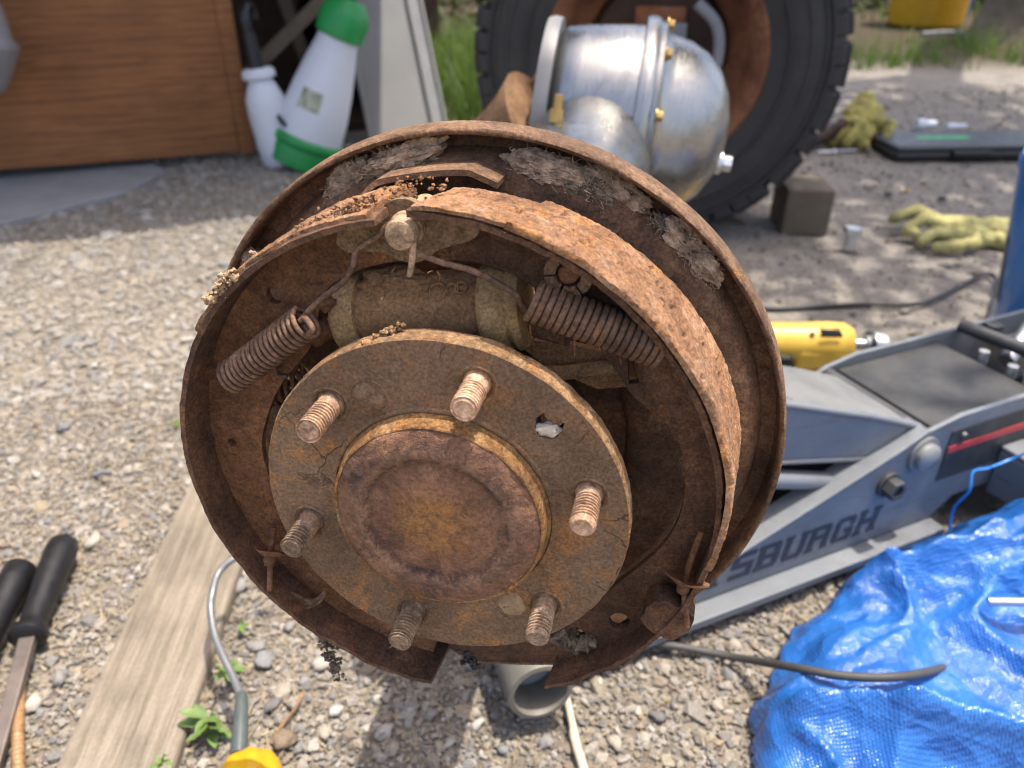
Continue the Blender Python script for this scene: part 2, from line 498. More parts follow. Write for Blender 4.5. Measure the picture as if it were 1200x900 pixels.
g2 = stones('gravel', xy, rng.lognormal(math.log(0.0036), 0.55, len(xy)).clip(0.0016, 0.017), ICO0V, ICO0F, colours(len(xy)) * 0.60 + np.array((0.27, 0.258, 0.235)) * 0.44, 0.0)
tag(g2, 'grey gravel in front of the plywood shed', 'gravel', kind='stuff')
xy = np.c_[rng.uniform(0.2, 2.6, 9000), rng.uniform(0.5, 3.6, 9000)]
xy = xy[cull(xy) & lotmask(xy)]
g3 = stones('grit', xy, rng.lognormal(math.log(0.003), 0.5, len(xy)).clip(0.0012, 0.010), ICO0V, ICO0F, colours(len(xy)) * 0.8, 0.1)
tag(g3, 'fine grit scattered over the packed lot', 'grit', kind='stuff')
# bigger stones one can pick out
big = [(385, 705, .030, 6), (378, 780, .017, 4), (357, 800, .011, 2), (345, 660, .026, 3), (395, 835, .014, 6), (380, 862, .013, 0), (300, 760, .016, 2), (278, 690, .018, 2), (310, 775, .015, 3), (340, 735, .013, 2), (120, 560, .016, 3), (75, 505, .020, 3), (95, 530, .013, 4), (45, 560, .012, 6),
       (110, 640, .018, 4), (125, 605, .014, 2), (70, 800, .014, 2), (40, 830, .013, 4), (150, 555, .013, 4), (30, 690, .012, 2), (770, 840, .012, 8), (700, 800, .009, 6), (720, 870, .011, 0), (560, 850, .010, 6), (505, 840, .010, 2), (450, 860, .012, 4), (430, 800, .009, 0), (590, 880, .009, 3),
       (640, 870, .010, 2), (790, 800, .010, 1), (840, 830, .009, 0), (930, 700, .012, 8), (970, 690, .010, 1), (1040, 640, .012, 5), (860, 760, .010, 4), (320, 830, .013, 8), (335, 870, .018, 5), (230, 445, .010, 6), (110, 430, .012, 6), (55, 400, .014, 3), (150, 330, .012, 7), (180, 460, .010, 1), (20, 470, .013, 4)]
for (x, y, s, c) in big:
    p = G(x, y)
    o = stones('stone', np.array([[p.x, p.y]]), np.array([s * 0.62]), ICO1V * (1 + rng.normal(0, 0.03, (len(ICO1V), 1))), ICO1F, (PAL[c] * rng.uniform(0.85, 1.15))[None], 0.3, ground)
# dry straw and needles
def blades(name, XY, L, wid, mat, up=0.15, seed=0, bend=0.4, h0=0.005):
    pr = random.Random(seed)
    V, F = [], []
    for x, y in XY:
        a = pr.uniform(0, 2 * math.pi)
        l = pr.uniform(*L)
        d = Vector((math.cos(a), math.sin(a), 0)); s = Vector((-d.y, d.x, 0)) * wid * pr.uniform(.6, 1.3)
        p = Vector((x, y, ground_h(x, y) + pr.uniform(.2, 1.0) * h0))
        k = len(V)
        c = pr.gauss(0, bend)
        for j in range(4):
            t = j / 3
            q = p + d * l * t + Vector((-d.y, d.x, 0)) * (c * l * t * t) + Vector((0, 0, up * l * (t - t * t * .7) * pr.uniform(.5, 1.2)))
            ww = s * (1 - 0.75 * t)
            V += [q - ww, q + ww]
        for j in range(3): F.append((k + 2*j, k + 2*j + 1, k + 2*j + 3, k + 2*j + 2))
    return ob(name, V, F, mat)
M['straw'] = plain('dry_straw', (0.32, 0.25, 0.15), 0.9, 0, 0.35, 60)
xy = np.r_[rng.normal((-.50, .60), (.16, .13), (420, 2)), rng.normal((-.42, .95), (.2, .2), (380, 2)), np.c_[rng.uniform(-.3, .45, 600), rng.uniform(.4, .75, 600)][:140], rng.normal((-.15, .5), (.1, .06), (60, 2)), np.c_[rng.uniform(-1.0, -.1, 420), rng.uniform(.6, 1.8, 420)]]
tag(blades('dry_straw', xy, (0.006, 0.030), 0.0006, M['straw'], 0.15, 3), 'bits of dry straw strewn over the gravel', 'straw', kind='stuff')
# ================================================================== the rusted drum brake
brake = thing('drum_brake', 'rusted drum brake with its drum off, wheel studs pointing forward', 'drum brake', matrix=HUBM)

def arc_strip(c0, r0, n0, c1, r1, n1, t0, t1, thick, nt=160, nn=10, rag=0.0, rough=0.0, pits=0, seed=0, fade=None):
    """curved strip between the circle (c0,r0) at n0 (front) and (c1,r1) at n1 (rear), thickness inward"""
    V, F = [], []
    prng = random.Random(seed)
    holes = [(prng.uniform(t0, t1), prng.uniform(0.1, 0.9), prng.uniform(0.004, 0.012), prng.uniform(0.03, 0.10)) for _ in range(pits)]
    def pt(th, s, inset):
        cx = c0[0] + (c1[0] - c0[0]) * s; cy = c0[1] + (c1[1] - c0[1]) * s
        r = r0 + (r1 - r0) * s - inset
        n = n0 + (n1 - n0) * s
        return Vector((cx + r * math.cos(th), cy + r * math.sin(th), n))
    for layer in (0, 1):
        for i in range(nt + 1):
            th = t0 + (t1 - t0) * i / nt
            for j in range(nn + 1):
                s = j / nn
                p = pt(th, s, 0)
                d = 0.0
                if rough and layer == 0:
                    d = rough * (fbm(p + Vector((seed, 0, 0)), 90, 5) * 0.5 + 0.35 * mnoise.noise(p * 500))
                    for (ht, hs, ha, hb) in holes:
                        q = ((th - ht) / (ha * 1.6)) ** 2 + ((s - hs + 0.05 * mnoise.noise(p * 400)) / (hb * .6)) ** 2
                        if q < 1: d -= 0.0020 * (1 - q) ** 0.5
                e = 0.0
                if rag:
                    g = rag * (fbm(p + Vector((9 + seed, 3, 0)), 60, 4))
                    if j == 0: e = g
                    if j == nn: e = -g
                fo = fade(th) if fade else 0.0
                inset = (0 if layer == 0 else thick) - d + fo
                if layer == 0 and j in (0, nn): inset += thick * 0.25
                q = pt(th, s, inset)
                q.z += e
                V.append(q)
    W = nn + 1
    K = (nt + 1) * W
    for i in range(nt):
        for j in range(nn):
            a = i * W + j
            F.append((a, a + 1, a + 1 + W, a + W))
            F.append((K + a + W, K + a + 1 + W, K + a + 1, K + a))
    for i in range(nt):
        a, b = i * W, (i + 1) * W
        F.append((a, b, K + b, K + a))
        a, b = i * W + nn, (i + 1) * W + nn
        F.append((b, a, K + a, K + b))
    for j in range(nn):
        F.append((j + 1, j, K + j, K + j + 1))
        a = nt * W + j
        F.append((a, a + 1, K + a + 1, K + a))
    return V, F

M['thread_dirt'] = plain('rust_packed_thread', (0.075, 0.045, 0.03), 0.9, 0, 0.3, 300)
M['rubber_dark'] = plain('torn_black_rubber', (0.03, 0.028, 0.028), 0.7, 0, 0.4, 80)
# ---- backing plate: a deep dish turned about the axle
def bp_wob(p, i):
    d = 0.0009 * fbm(p + Vector((3, 1, 0)), 30, 4)
    return Vector((p.x, p.y, p.z + d))
bp = [(0.030, -0.082), (0.060, -0.080), (0.078, -0.078), (0.082, -0.066), (0.088, -0.063), (0.112, -0.063), (0.116, -0.066), (0.122, -0.0715), (0.130, -0.0735),
      (0.138, -0.074), (0.143, -0.079), (0.1465, -0.0885), (0.150, -0.0895), (0.1535, -0.0885), (0.1545, -0.084)]
backing = ob('backing_plate', *lathe(bp, 144, bp_wob), M['plate'], brake, 50)
def lip_wob(p, i):
    a = math.atan2(p.y, p.x)
    f = 1 + 0.0016 * mnoise.noise(Vector((math.cos(a) * 3, math.sin(a) * 3, 2.0))) + 0.0007 * mnoise.noise(p * 300)
    return Vector((p.x * f, p.y * f, p.z + 0.0006 * mnoise.noise(Vector((math.cos(a) * 9, math.sin(a) * 9, i)))))
ob('rim_lip', *lathe([(0.1545, -0.0845), (0.1540, -0.0735), (0.1548, -0.0718), (0.1560, -0.0714), (0.1572, -0.0722), (0.1578, -0.079), (0.1582, -0.086), (0.155, -0.090)], 200, lip_wob, True), M['lip'], backing, 55)
ob('hub_barrel', *lathe([(0.0, -0.012), (0.040, -0.0125), (0.040, -0.030), (0.052, -0.060), (0.060, -0.082)], 64), M['shoe_dark'], brake, 40)
# raised rim plate above the anchor
P_ = [hp3(*q) for q in ((420, 236, -0.052), (440, 216, -0.055), (470, 209, -0.056), (510, 204, -0.057), (545, 203, -0.057), (560, 208, -0.057), (583, 218, -0.058))]
P_ = catmull(P_, 6)
V_, F_ = [], []
for p in P_:
    d = Vector((p.x, p.y, 0)).normalized()
    wv = 0.0006 * mnoise.noise(p * 300)
    for (dr, dn) in ((0.0015, wv), (-0.0012, wv), (-0.0012, -0.018), (0.0015, -0.018)):
        V_.append(p + d * dr + Vector((0, 0, dn)))
for i in range(len(P_) - 1):
    for k in range(4):
        a, b = i * 4 + k, i * 4 + (k + 1) % 4
        F_.append((a, b, b + 4, a + 4))
F_ += [(3, 2, 1, 0), tuple(len(V_) - 4 + k for k in range(4))]
ob('anchor_shield', V_, F_, M['lip'], backing, 40)

# ---- hub flange with its holes, studs, plugs
FR, PCD = 0.0858, 0.06985
PH = 0.1476
stud_ang = [PH + math.radians(a) for a in (0, 60, 120, 180, 240, 300)]
out = []
for k in range(220):
    a = 2 * math.pi * k / 220
    f = FR * (1 + 0.0035 * mnoise.noise(Vector((math.cos(a) * 6, math.sin(a) * 6, 5))) + 0.003 * mnoise.noise(Vector((math.cos(a) * 30, math.sin(a) * 30, 7))))
    out.append((f * math.cos(a), f * math.sin(a)))
holes = [circle(PCD * math.cos(a), PCD * math.sin(a), 0.0074, 28, 0.05, i) for i, a in enumerate(stud_ang)]
acc = hp(643, 500, 0); plug1 = hp(432, 466, 0); plug2 = hp(600, 709, 0)
holes.append(circle(acc[0], acc[1], 0.0063, 28, 0.22, 11))
flange = ob('hub_flange', *plate(out, holes, -0.0105, 0.0), M['flange'], brake)
flange.data.materials.append(M['flange_edge'])
# dusty rolled edge: the turned outer edge of the flange
def fe_wob(p, i):
    q = p.copy(); a = math.atan2(p.y, p.x)
    f = 1 + 0.0035 * mnoise.noise(Vector((math.cos(a) * 6, math.sin(a) * 6, 5))) + 0.004 * mnoise.noise(p * 260)
    return Vector((p.x * f, p.y * f, p.z + 0.0005 * mnoise.noise(p * 350)))
ob('dust_edge', *lathe([(FR - 0.0025, -0.0115), (FR + 0.0006, -0.0105), (FR + 0.0010, -0.006), (FR + 0.0008, -0.0015), (FR - 0.0004, -0.0004), (FR - 0.0025, -0.0011)], 240, fe_wob, True), M['flange_edge'], flange, 60)
for (cx, cy), seed in ((plug1, 3), (plug2, 8)):
    def pw(p, i, seed=seed): return Vector((p.x, p.y, p.z + 0.0012 * fbm(p + Vector((seed, 0, 0)), 160, 4)))
    V_, F_ = lathe([(0.0001, 0.0006), (0.002, 0.0008), (0.004, 0.0006), (0.006, 0.0003), (0.0076 if seed == 3 else 0.0068, 0.0000), (0.0085, -0.0012)], 28, pw)
    ob('dirt_plug', [v + Vector((cx, cy, 0.0)) for v in V_], F_, M['flange'] if seed == 3 else M['crust'], flange, 60)
    # worn ring round the filled hole
    ob('hole_rim', [v + Vector((cx, cy, 0)) for v in lathe([(0.0080, -0.0006), (0.0084, 0.0004), (0.0089, 0.0004), (0.0093, -0.0006)], 36)[0]], lathe([(0.0080, -0.0006), (0.0084, 0.0004), (0.0089, 0.0004), (0.0093, -0.0006)], 36)[1], M['flange'], flange, 50)
# cotton in the access hole
def lump(c, rad, seed, amp=0.35, sub=3, fr=None):
    bm = bmesh.new()
    bmesh.ops.create_icosphere(bm, subdivisions=sub, radius=1.0)
    fr = fr or 1.6
    V = []
    for v in bm.verts:
        p = v.co.copy()
        f = 1 + amp * (fbm(p + Vector((seed * 3.1, 0, 0)), fr, 5))
        V.append(Vector((p.x * rad[0] * f, p.y * rad[1] * f, p.z * rad[2] * f)) + Vector(c))
    F = [tuple(v.index for v in f.verts) for f in bm.faces]
    bm.free()
    return V, F
ob('cotton_tuft', *lump((acc[0] - 0.001, acc[1] - 0.0032, -0.003), (0.0058, 0.0032, 0.0030), 4, 0.35, 4), M['white_fluff'], flange, 60)
def stud(ang, seed, grey, thread_from):
    x, y = PCD * math.cos(ang), PCD * math.sin(ang)
    Lr = 0.0217 + random.Random(seed).uniform(-0.001, 0.001)
    prof = [(0.0, -0.0125), (0.0066, -0.0125), (0.0066, -0.0015), (0.0060, -0.0008), (0.0056, 0.0006)]
    grooves = []
    z = 0.001
    while z < thread_from: prof.append((0.0056, z)); z += 0.002
    z = max(z, thread_from)
    while z < Lr - 0.0014:
        prof += [(0.0043, z), (0.0043, z + 0.00045), (0.0057, z + 0.00085), (0.0057, z + 0.0016)]
        grooves.append(len(prof) - 4)
        z += 0.0020
    prof += [(0.0049, Lr - 0.0010), (0.0044, Lr - 0.0002), (0.0040, Lr), (0.0034, Lr - 0.0004), (0.0, Lr - 0.0007)]
    def w(p, i): return p * 1.0 + Vector((0, 0, 0.00018 * math.atan2(p.y, p.x) / math.pi)) + Vector((p.x, p.y, 0)) * (0.045 * mnoise.noise(p * 500 + Vector((seed, 0, 0))))
    V, F = lathe(prof, 26, w)
    o = ob('wheel_stud', [v + Vector((x, y, 0)) for v in V], F, M['stud_shaded' if grey else 'stud'], flange, 28)
    o.data.materials.append(M['thread_dirt'])
    dirty = set(grooves)
    for pl in o.data.polygons:
        row = min((vi - 1) // 26 + 1 for vi in pl.vertices)
        if row in dirty: pl.material_index = 1
for i, (a, g, tf) in enumerate(zip(stud_ang, (0, 0, 0, 1, 1, 1), (0.003, 0.004, 0.004, 0.009, 0.004, 0.009))):
    stud(a, i, g, tf)
    cw = lathe([(0.0062, -0.0015), (0.0078, 0.0003), (0.0086, 0.0006), (0.0095, -0.0003)], 30, lambda p, i_: p + Vector((0, 0, 0.0006 * mnoise.noise(p * 400))))
    ob('stud_collar', [v + Vector((PCD * math.cos(a), PCD * math.sin(a), 0)) for v in cw[0]], cw[1], M['flange'], flange, 50)
# ---- grease cap
m = NT('stained_cap_rust_painted_relief')
v = m.coord()
rad = m.n('VectorMath', {'operation': 'LENGTH'}, **{'0': m.n('VectorMath', {'operation': 'MULTIPLY'}, **{'0': v, '1': (1, 1, 0)}).outputs[0]}).outputs[1]
na, nb, nc_ = m.noise(v, 55, 7, 0.75, 0.5), m.noise(v, 130, 6, 0.8, 0.8), m.noise(v, 520, 4, 0.75)
base = m.ramp(na, [(0.34, (0.060, 0.031, 0.022)), (0.48, (0.20, 0.092, 0.050)), (0.62, (0.31, 0.155, 0.085))])
rr0 = m.math('ADD', rad, m.math('MULTIPLY', m.math('SUBTRACT', na, 0.5), 0.03))
ctr = m.math('MULTIPLY', m.ramp(m.math('MULTIPLY', rr0, 20.0), [(0.14, 1.0), (0.52, 0.0)]), m.ramp(nb, [(0.38, 0.0), (0.55, 1.0)]))
base = m.mix(m.math('MULTIPLY', ctr, 0.85), base, (0.46, 0.20, 0.045))
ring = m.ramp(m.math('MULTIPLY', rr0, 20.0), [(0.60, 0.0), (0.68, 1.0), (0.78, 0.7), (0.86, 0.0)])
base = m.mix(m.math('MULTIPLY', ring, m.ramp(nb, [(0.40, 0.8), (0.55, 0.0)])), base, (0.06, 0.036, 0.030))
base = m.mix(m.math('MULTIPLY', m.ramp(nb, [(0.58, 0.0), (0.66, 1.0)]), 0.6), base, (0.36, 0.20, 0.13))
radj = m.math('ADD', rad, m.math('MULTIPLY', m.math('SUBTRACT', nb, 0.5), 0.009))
ridge = m.math('MULTIPLY', m.ramp(m.math('MULTIPLY', radj, 20.0), [(0.655, 0.0), (0.69, 1.0), (0.735, 1.0), (0.775, 0.0)]), m.ramp(nb, [(0.38, 0.15), (0.55, 0.75)]))  # light on the raised ridge put into the colour so the relief reads
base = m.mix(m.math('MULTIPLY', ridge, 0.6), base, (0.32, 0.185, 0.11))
low = m.math('MULTIPLY', m.ramp(m.math('MULTIPLY', radj, 20.0), [(0.60, 0.0), (0.635, 1.0), (0.655, 1.0), (0.675, 0.0)]), m.ramp(na, [(0.4, 0.65), (0.58, 0.05)]))  # shade at the foot of the ridge, painted as a dark ring
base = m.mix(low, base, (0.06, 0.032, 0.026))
base = m.mix(0.9, base, m.ramp(nc_, [(0.28, 0.4), (0.5, 0.95), (0.72, 1.5)]), 'MULTIPLY')
m.set(Base_Color=base, Roughness=m.ramp(na, [(0.3, 0.5), (0.7, 0.8)]), Specular_IOR_Level=0.45)
m.bump(m.math('ADD', m.math('MULTIPLY', na, 1.2), m.math('ADD', m.math('MULTIPLY', nb, 0.9), m.math('MULTIPLY', nc_, 0.5))), 0.0022)
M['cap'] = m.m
def cap_wob(p, i):
    return p + Vector((0, 0, 0.0008 * fbm(p + Vector((1, 5, 0)), 55, 5))) if i > 2 else p
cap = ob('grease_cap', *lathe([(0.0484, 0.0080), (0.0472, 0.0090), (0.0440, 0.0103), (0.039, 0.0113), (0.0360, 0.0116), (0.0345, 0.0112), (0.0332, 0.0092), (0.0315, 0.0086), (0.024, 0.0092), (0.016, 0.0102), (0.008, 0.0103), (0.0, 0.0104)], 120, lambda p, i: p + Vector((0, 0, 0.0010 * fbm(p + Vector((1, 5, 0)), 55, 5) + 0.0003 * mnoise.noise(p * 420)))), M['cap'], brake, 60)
def cr_wob(p, i):
    a = math.atan2(p.y, p.x)
    f = 1 + 0.006 * mnoise.noise(Vector((math.cos(a) * 5, math.sin(a) * 5, 1))) + 0.004 * mnoise.noise(p * 250)
    return Vector((p.x * f, p.y * f, p.z + 0.0005 * mnoise.noise(p * 180)))
ob('cap_rim', *lathe([(0.0518, -0.002), (0.0510, 0.0010), (0.0503, 0.0022), (0.0499, 0.0050), (0.0496, 0.0074), (0.0490, 0.0086), (0.0482, 0.0088), (0.0475, 0.0080), (0.0475, -0.001)], 120, cr_wob), M['cap_rim'], cap, 50)
ob('cap_seat', *lathe([(0.0508, -0.0022), (0.0518, 0.0006), (0.0526, 0.0007), (0.0538, 0.0002), (0.0545, -0.0010)], 120, lambda p, i: p + Vector((0, 0, 0.0005 * mnoise.noise(p * 200)))), M['flange'], flange, 50)

# ---- brake shoes
def sector(tab, c, rout, n_):
    """web polygon: inner radius table (deg, r) and outer circle"""
    tab = sorted(tab)
    th = np.linspace(tab[0][0], tab[-1][0], n_)
    ri = np.interp(th, [t[0] for t in tab], [t[1] for t in tab])
    k = np.ones(5) / 5
    ri = np.r_[ri[:2], np.convolve(ri, k, 'valid'), ri[-2:]]
    pin = [(r * math.cos(R(t)), r * math.sin(R(t))) for t, r in zip(th, ri)]
    pout = [(c[0] + rout * math.cos(R(t)), c[1] + rout * math.sin(R(t))) for t in th]
    return pout + pin[::-1]
TH = 0.0035
LC0, LR0 = (-0.0045, 0.0015), 0.1335
LC1, LR1 = (-0.001, 0.001), 0.1355
ls = thing('brake_shoe', 'x', 'x'); ls.parent = brake; ls.matrix_world = HUBM
del ls['category']; ls['label'] = 'brown rusted brake shoe on the left half of the drum brake'
ltab = [(90, 0.1100), (108, 0.1110), (118, 0.1095), (124, 0.1000), (131, 0.094), (138, 0.0935), (150, 0.098), (161, 0.1015), (173, 0.1068), (186, 0.1068), (200, 0.103), (220, 0.100), (243, 0.101), (256, 0.110)]
lh = [circle(*hp(322, 346, -0.031), 0.0040, 20, 0.1, 1), circle(*hp(272, 518, -0.031), 0.0023, 16), circle(*hp(252, 592, -0.031), 0.0012, 8)]
ob('web', *plate(sector(ltab, (-0.0028, 0.0012), 0.1322, 90), lh, -0.0345, -0.0305), M['shoe'], ls)
def taper_arc(*a, **k): return arc_strip(*a, **k)
ob('table', *arc_strip(LC0, LR0, -0.0100, LC1, LR1, -0.0545, R(92.5), R(259), TH, 220, 12, 0.0009, 0.0008, 0, 3), M['shoe_dark'], ls, 45)
ob('lining_remnant', *arc_strip(LC0, LR0 + 0.0020, -0.0125, LC1, LR1 + 0.0022, -0.053, R(94), R(141), 0.0026, 150, 20, 0.0022, 0.0012, 24, 5), M['lining'], ls, 60)
rs = thing('brake_shoe', 'x', 'x'); rs.parent = brake; rs.matrix_world = HUBM
del rs['category']; rs['label'] = 'brake shoe on the right half with flaking orange lining face'
rtab = [(86, 0.1095), (79, 0.1106), (70, 0.1095), (60, 0.105), (45, 0.100), (33, 0.097), (24, 0.097), (19, 0.1034), (13, 0.108), (5, 0.1094), (-3, 0.1094), (-15, 0.1086), (-24, 0.1054), (-35, 0.1006), (-43, 0.0996), (-58, 0.101), (-70, 0.112)]
slot = [hp(x, y, -0.031) for x, y in ((735, 418), (747, 418), (749, 448), (737, 450))]
rh = [circle(*hp(726, 727, -0.031), 0.0056, 22, 0.08, 2), circle(*hp(676, 742, -0.031), 0.0045, 18, 0.2, 3), slot]
RC0, RR0 = (-0.0105, 0.0005), 0.1400
RC1, RR1 = (-0.0010, 0.0005), 0.1362
ob('web', *plate(sector(rtab, (-0.0060, 0.0005), 0.1345, 90), rh, -0.0345, -0.0305), M['shoe_dark'], rs)
ob('table', *arc_strip(RC0, RR0 - 0.003, -0.0125, RC1, RR1 - 0.003, -0.0550, R(84.5), R(-70.5), TH, 260, 12, 0.0014, 0.0014, 0, 6), M['shoe_dark'], rs, 45)
th_step = math.atan2(*reversed(hp(622, 267, -0.010)))
ob('lining_backing', *arc_strip((RC0[0] + .002, RC0[1]), RR0 - 0.0012, -0.0128, RC1, RR1 - 0.0012, -0.0545, R(84.3), th_step + 0.01, 0.0022, 120, 24, 0.0008, 0.0009, 14, 8), M['lining'], rs, 60)
ob('lining', *arc_strip(RC0, RR0 + 0.0010, -0.0090, RC1, RR1 + 0.0004, -0.0555, th_step, R(-16), 0.0032, 320, 44, 0.0016, 0.0011, 46, 12, lambda t: 0.0042 * min(1, max(0, (-t + 0.08) / 0.36))), M['lining'], rs, 60)

# crust of dry dirt lying along the left shoe's upper edge
def crust(name, pts, nn_, seed, mat, size=(0.0012, 0.0034), spread=0.002, parent=brake):
    pr = random.Random(seed)
    parts = []
    P = catmull([hp3(*p) for p in pts], 10)
    for _ in range(nn_):
        p = P[pr.randrange(len(P))] + Vector((pr.gauss(0, spread), pr.gauss(0, spread), pr.gauss(0, spread)))
        s = pr.uniform(*size)
        parts.append(lump(p, (s * pr.uniform(.7, 1.4), s * pr.uniform(.6, 1.2), s * pr.uniform(.7, 1.3)), pr.random() * 50, 0.8, 2))
    o = ob(name, *merge(*parts), mat, parent, 60)
    o['kind'] = 'stuff'
    return o
crust('dirt_crust', [(246, 352, -0.011), (262, 334, -0.012), (276, 322, -0.012)], 110, 1, M['crust'], (0.0004, 0.0017), 0.0016)
crust('dirt_crust', [(276, 322, -0.014), (300, 302, -0.016)], 40, 9, M['crust'], (0.0004, 0.0012), 0.0012)
crust('dirt_crust', [(350, 268, -0.018), (380, 255, -0.018), (410, 243, -0.018), (436, 233, -0.02)], 150, 2, M['lining'], (0.0003, 0.0010), 0.0013)
crust('dirt_crust', [(452, 238, -0.03), (470, 224, -0.03), (490, 218, -0.032), (520, 214, -0.035)], 60, 3, M['lining'], (0.0003, 0.0010), 0.0022)
crust('dirt_crust', [(430, 400, -0.004), (450, 391, -0.006), (470, 388, -0.006)], 30, 5, M['flange_edge'], (0.0005, 0.0014), 0.0010)
crust('dirt_crust', [(655, 745, -0.030), (672, 748, -0.030), (690, 752, -0.030)], 60, 6, M['fluff_dark'], (0.001, 0.0035), 0.0025)
crust('dirt_crust', [(378, 742, -0.020), (388, 768, -0.02), (396, 790, -0.02)], 140, 7, M['fluff_dark'], (0.0004, 0.0014), 0.0020)
crust('dirt_crust', [(545, 762, -0.035), (552, 772, -0.035), (556, 780, -0.035)], 60, 8, M['rubber_dark'], (0.0006, 0.0018), 0.0014)

# ---- anchor plate, pin
apl = [(394, 286), (397, 270), (410, 261), (428, 256), (444, 248), (453, 238), (468, 233), (484, 236), (495, 247), (515, 248), (540, 248), (555, 256), (561, 268), (556, 279), (535, 287), (514, 293), (502, 302), (486, 308), (468, 305), (452, 297), (432, 295), (408, 296)]
ap = [hp(x, y, -0.024) for x, y in apl]
ap = [(p.x, p.y) for p in catmull([Vector((x, y, 0)) for x, y in ap + ap[:1]], 5)[:-1]]
ob('anchor_plate', *plate(ap, [], -0.0280, -0.0240), M['anchor'], brake)
pc = hp(467, 277, -0.012)
pin = lathe([(0.0075, -0.05), (0.0075, -0.021), (0.0066, -0.0205), (0.0066, -0.0145), (0.0060, -0.0125), (0.0045, -0.0118), (0.0, -0.0116)], 32, lambda p, i: p + Vector((0, 0, 0.0003 * mnoise.noise(p * 500))))
ob('anchor_pin', [v + Vector((pc[0], pc[1], 0)) for v in pin[0]], pin[1], M['pin'], brake, 40)

# ---- wheel cylinder
ca, cb = Vector((*hp(414, 371, -0.036), -0.040)), Vector((*hp(588, 362, -0.036), -0.040))
cd = (cb - ca)
cl = cd.length
wc = thing('wheel_cylinder', 'x', 'x'); wc.parent = brake; wc.matrix_world = HUBM; del wc['category']; del wc['label']
CM = along(ca, cd)
def cw(p, i): return p * (1 + 0.02 * fbm(p, 120, 4))
ob('cylinder_body', *xf(lathe([(0.0, 0.0), (0.0155, 0.0), (0.0165, 0.004), (0.0172, 0.010), (0.0176, cl * .5), (0.0172, cl - 0.012), (0.0160, cl - 0.002), (0.0, cl)], 48, cw), CM), M['cylinder'], wc, 40)
ob('cylinder_boot', *xf(lathe([(0.0, -0.0065), (0.012, -0.0065), (0.0178, -0.0055), (0.0196, -0.003), (0.0198, 0.004), (0.0190, 0.0065), (0.0155, 0.0068)], 48), CM), M['boot'], wc, 40)
ob('cylinder_boot', *xf(lathe([(0.0150, cl - 0.0080), (0.0192, cl - 0.0075), (0.0206, cl - 0.0050), (0.0207, cl + 0.0015), (0.0190, cl + 0.0045), (0.0205, cl + 0.0075), (0.0190, cl + 0.0105), (0.013, cl + 0.0115), (0.0, cl + 0.0115)], 48), CM), M['boot'], wc, 40)
# boss on the casting and raised foundry marks
bosp = hp3(462, 334, -0.036)
ob('casting_boss', *lump(bosp, (0.016, 0.0075, 0.008), 5, 0.35, 4), M['cylinder'], wc, 60)
for q, rr_ in (((513, 342), 0.0032), ((497, 345), 0.0022), ((540, 337), 0.0020), ((530, 339), 0.002)):
    p = hp3(q[0], q[1], -0.0275)
    o3 = lathe([(rr_, -0.0015), (rr_ + 0.0003, 0.0004), (rr_ + 0.0008, 0.0004), (rr_ + 0.0011, -0.0015)], 24)
    ob('foundry_mark', *xf(o3, along(p, Vector((0.0, 0.62, 0.78)))), M['cylinder'], wc, 50)
# push rods
ob('push_rod', *tube(catmull([hp3(366, 392, -0.033), hp3(380, 386, -0.034), hp3(404, 378, -0.038)], 6), [0.0065] * 6 + [0.0058] * 7, 16, True, 0.1), M['shoe'], wc, 50)
ob('push_rod', *tube([hp3(606, 372, -0.040), hp3(640, 384, -0.036), hp3(668, 392, -0.034)], 0.0055, 16, True, 0.1), M['shoe_dark'], wc, 50)
ob('bleeder_nub', *lump(hp3(383, 356, -0.024), (0.0042, 0.0036, 0.0042), 12, 0.35, 3), M['shoe'], wc, 50)
ob('bleeder_nub', *lump(hp3(393, 374, -0.026), (0.0035, 0.0035, 0.0035), 19, 0.35, 3), M['pin'], wc, 50)

# ---- return springs
def coil(p0, p1, r, turns, wr, seg=8, per=20, seed=0, sway=0.0):
    x, y, d = basis(p1 - p0)
    L = (p1 - p0).length
    P = []
    n = int(turns * per)
    for i in range(n + 1):
        t = i / n
        a = 2 * math.pi * turns * t
        rr = r * (1 + 0.04 * mnoise.noise(Vector((t * 9, seed, 0))))
        P.append(p0 + d * (L * t) + x * (rr * math.cos(a)) + y * (rr * math.sin(a)))
    return tube(P, wr, seg, True, 0.07, seed)
s0, s1 = hp3(271, 442, -0.017), hp3(360, 376, -0.013)
sp = ob('return_spring', *coil(s0, s1, 0.0074, 17.5, 0.00118, 8, 20, 1), M['spring'], brake, 70)
hk = [hp3(*q) for q in ((352, 380, -0.013), (356, 372, -0.010), (364, 362, -0.010), (383, 345, -0.012), (402, 330, -0.014), (413, 313, -0.015), (416, 298, -0.016), (424, 288, -0.017), (442, 277, -0.0175), (453, 266, -0.018), (466, 258, -0.019), (480, 257, -0.0195), (500, 254, -0.020), (513, 253, -0.0205))]
ob('hook', *tube(catmull(hk, 6), 0.00135, 9, True, 0.12, 2), M['spring'], sp, 70)
hk = [hp3(*q) for q in ((362, 392, -0.006), (366, 386, -0.004), (362, 378, -0.006), (357, 372, -0.008), (352, 376, -0.008))]
ob('hook', *tube(catmull(hk, 5), 0.0014, 9, True, 0.1, 4), M['spring'], sp, 70)
s0, s1 = hp3(624, 352, -0.018), hp3(776, 408, -0.022)
sp = ob('return_spring', *coil(s0, s1, 0.0079, 18.5, 0.00150, 8, 20, 3), M['spring'], brake, 70)
hk = [hp3(*q) for q in ((481, 291, -0.017), (490, 297, -0.016), (510, 305, -0.016), (530, 311, -0.016), (550, 316, -0.016), (572, 326, -0.016), (590, 336, -0.016), (604, 345, -0.016), (610, 355, -0.018), (616, 364, -0.019))]
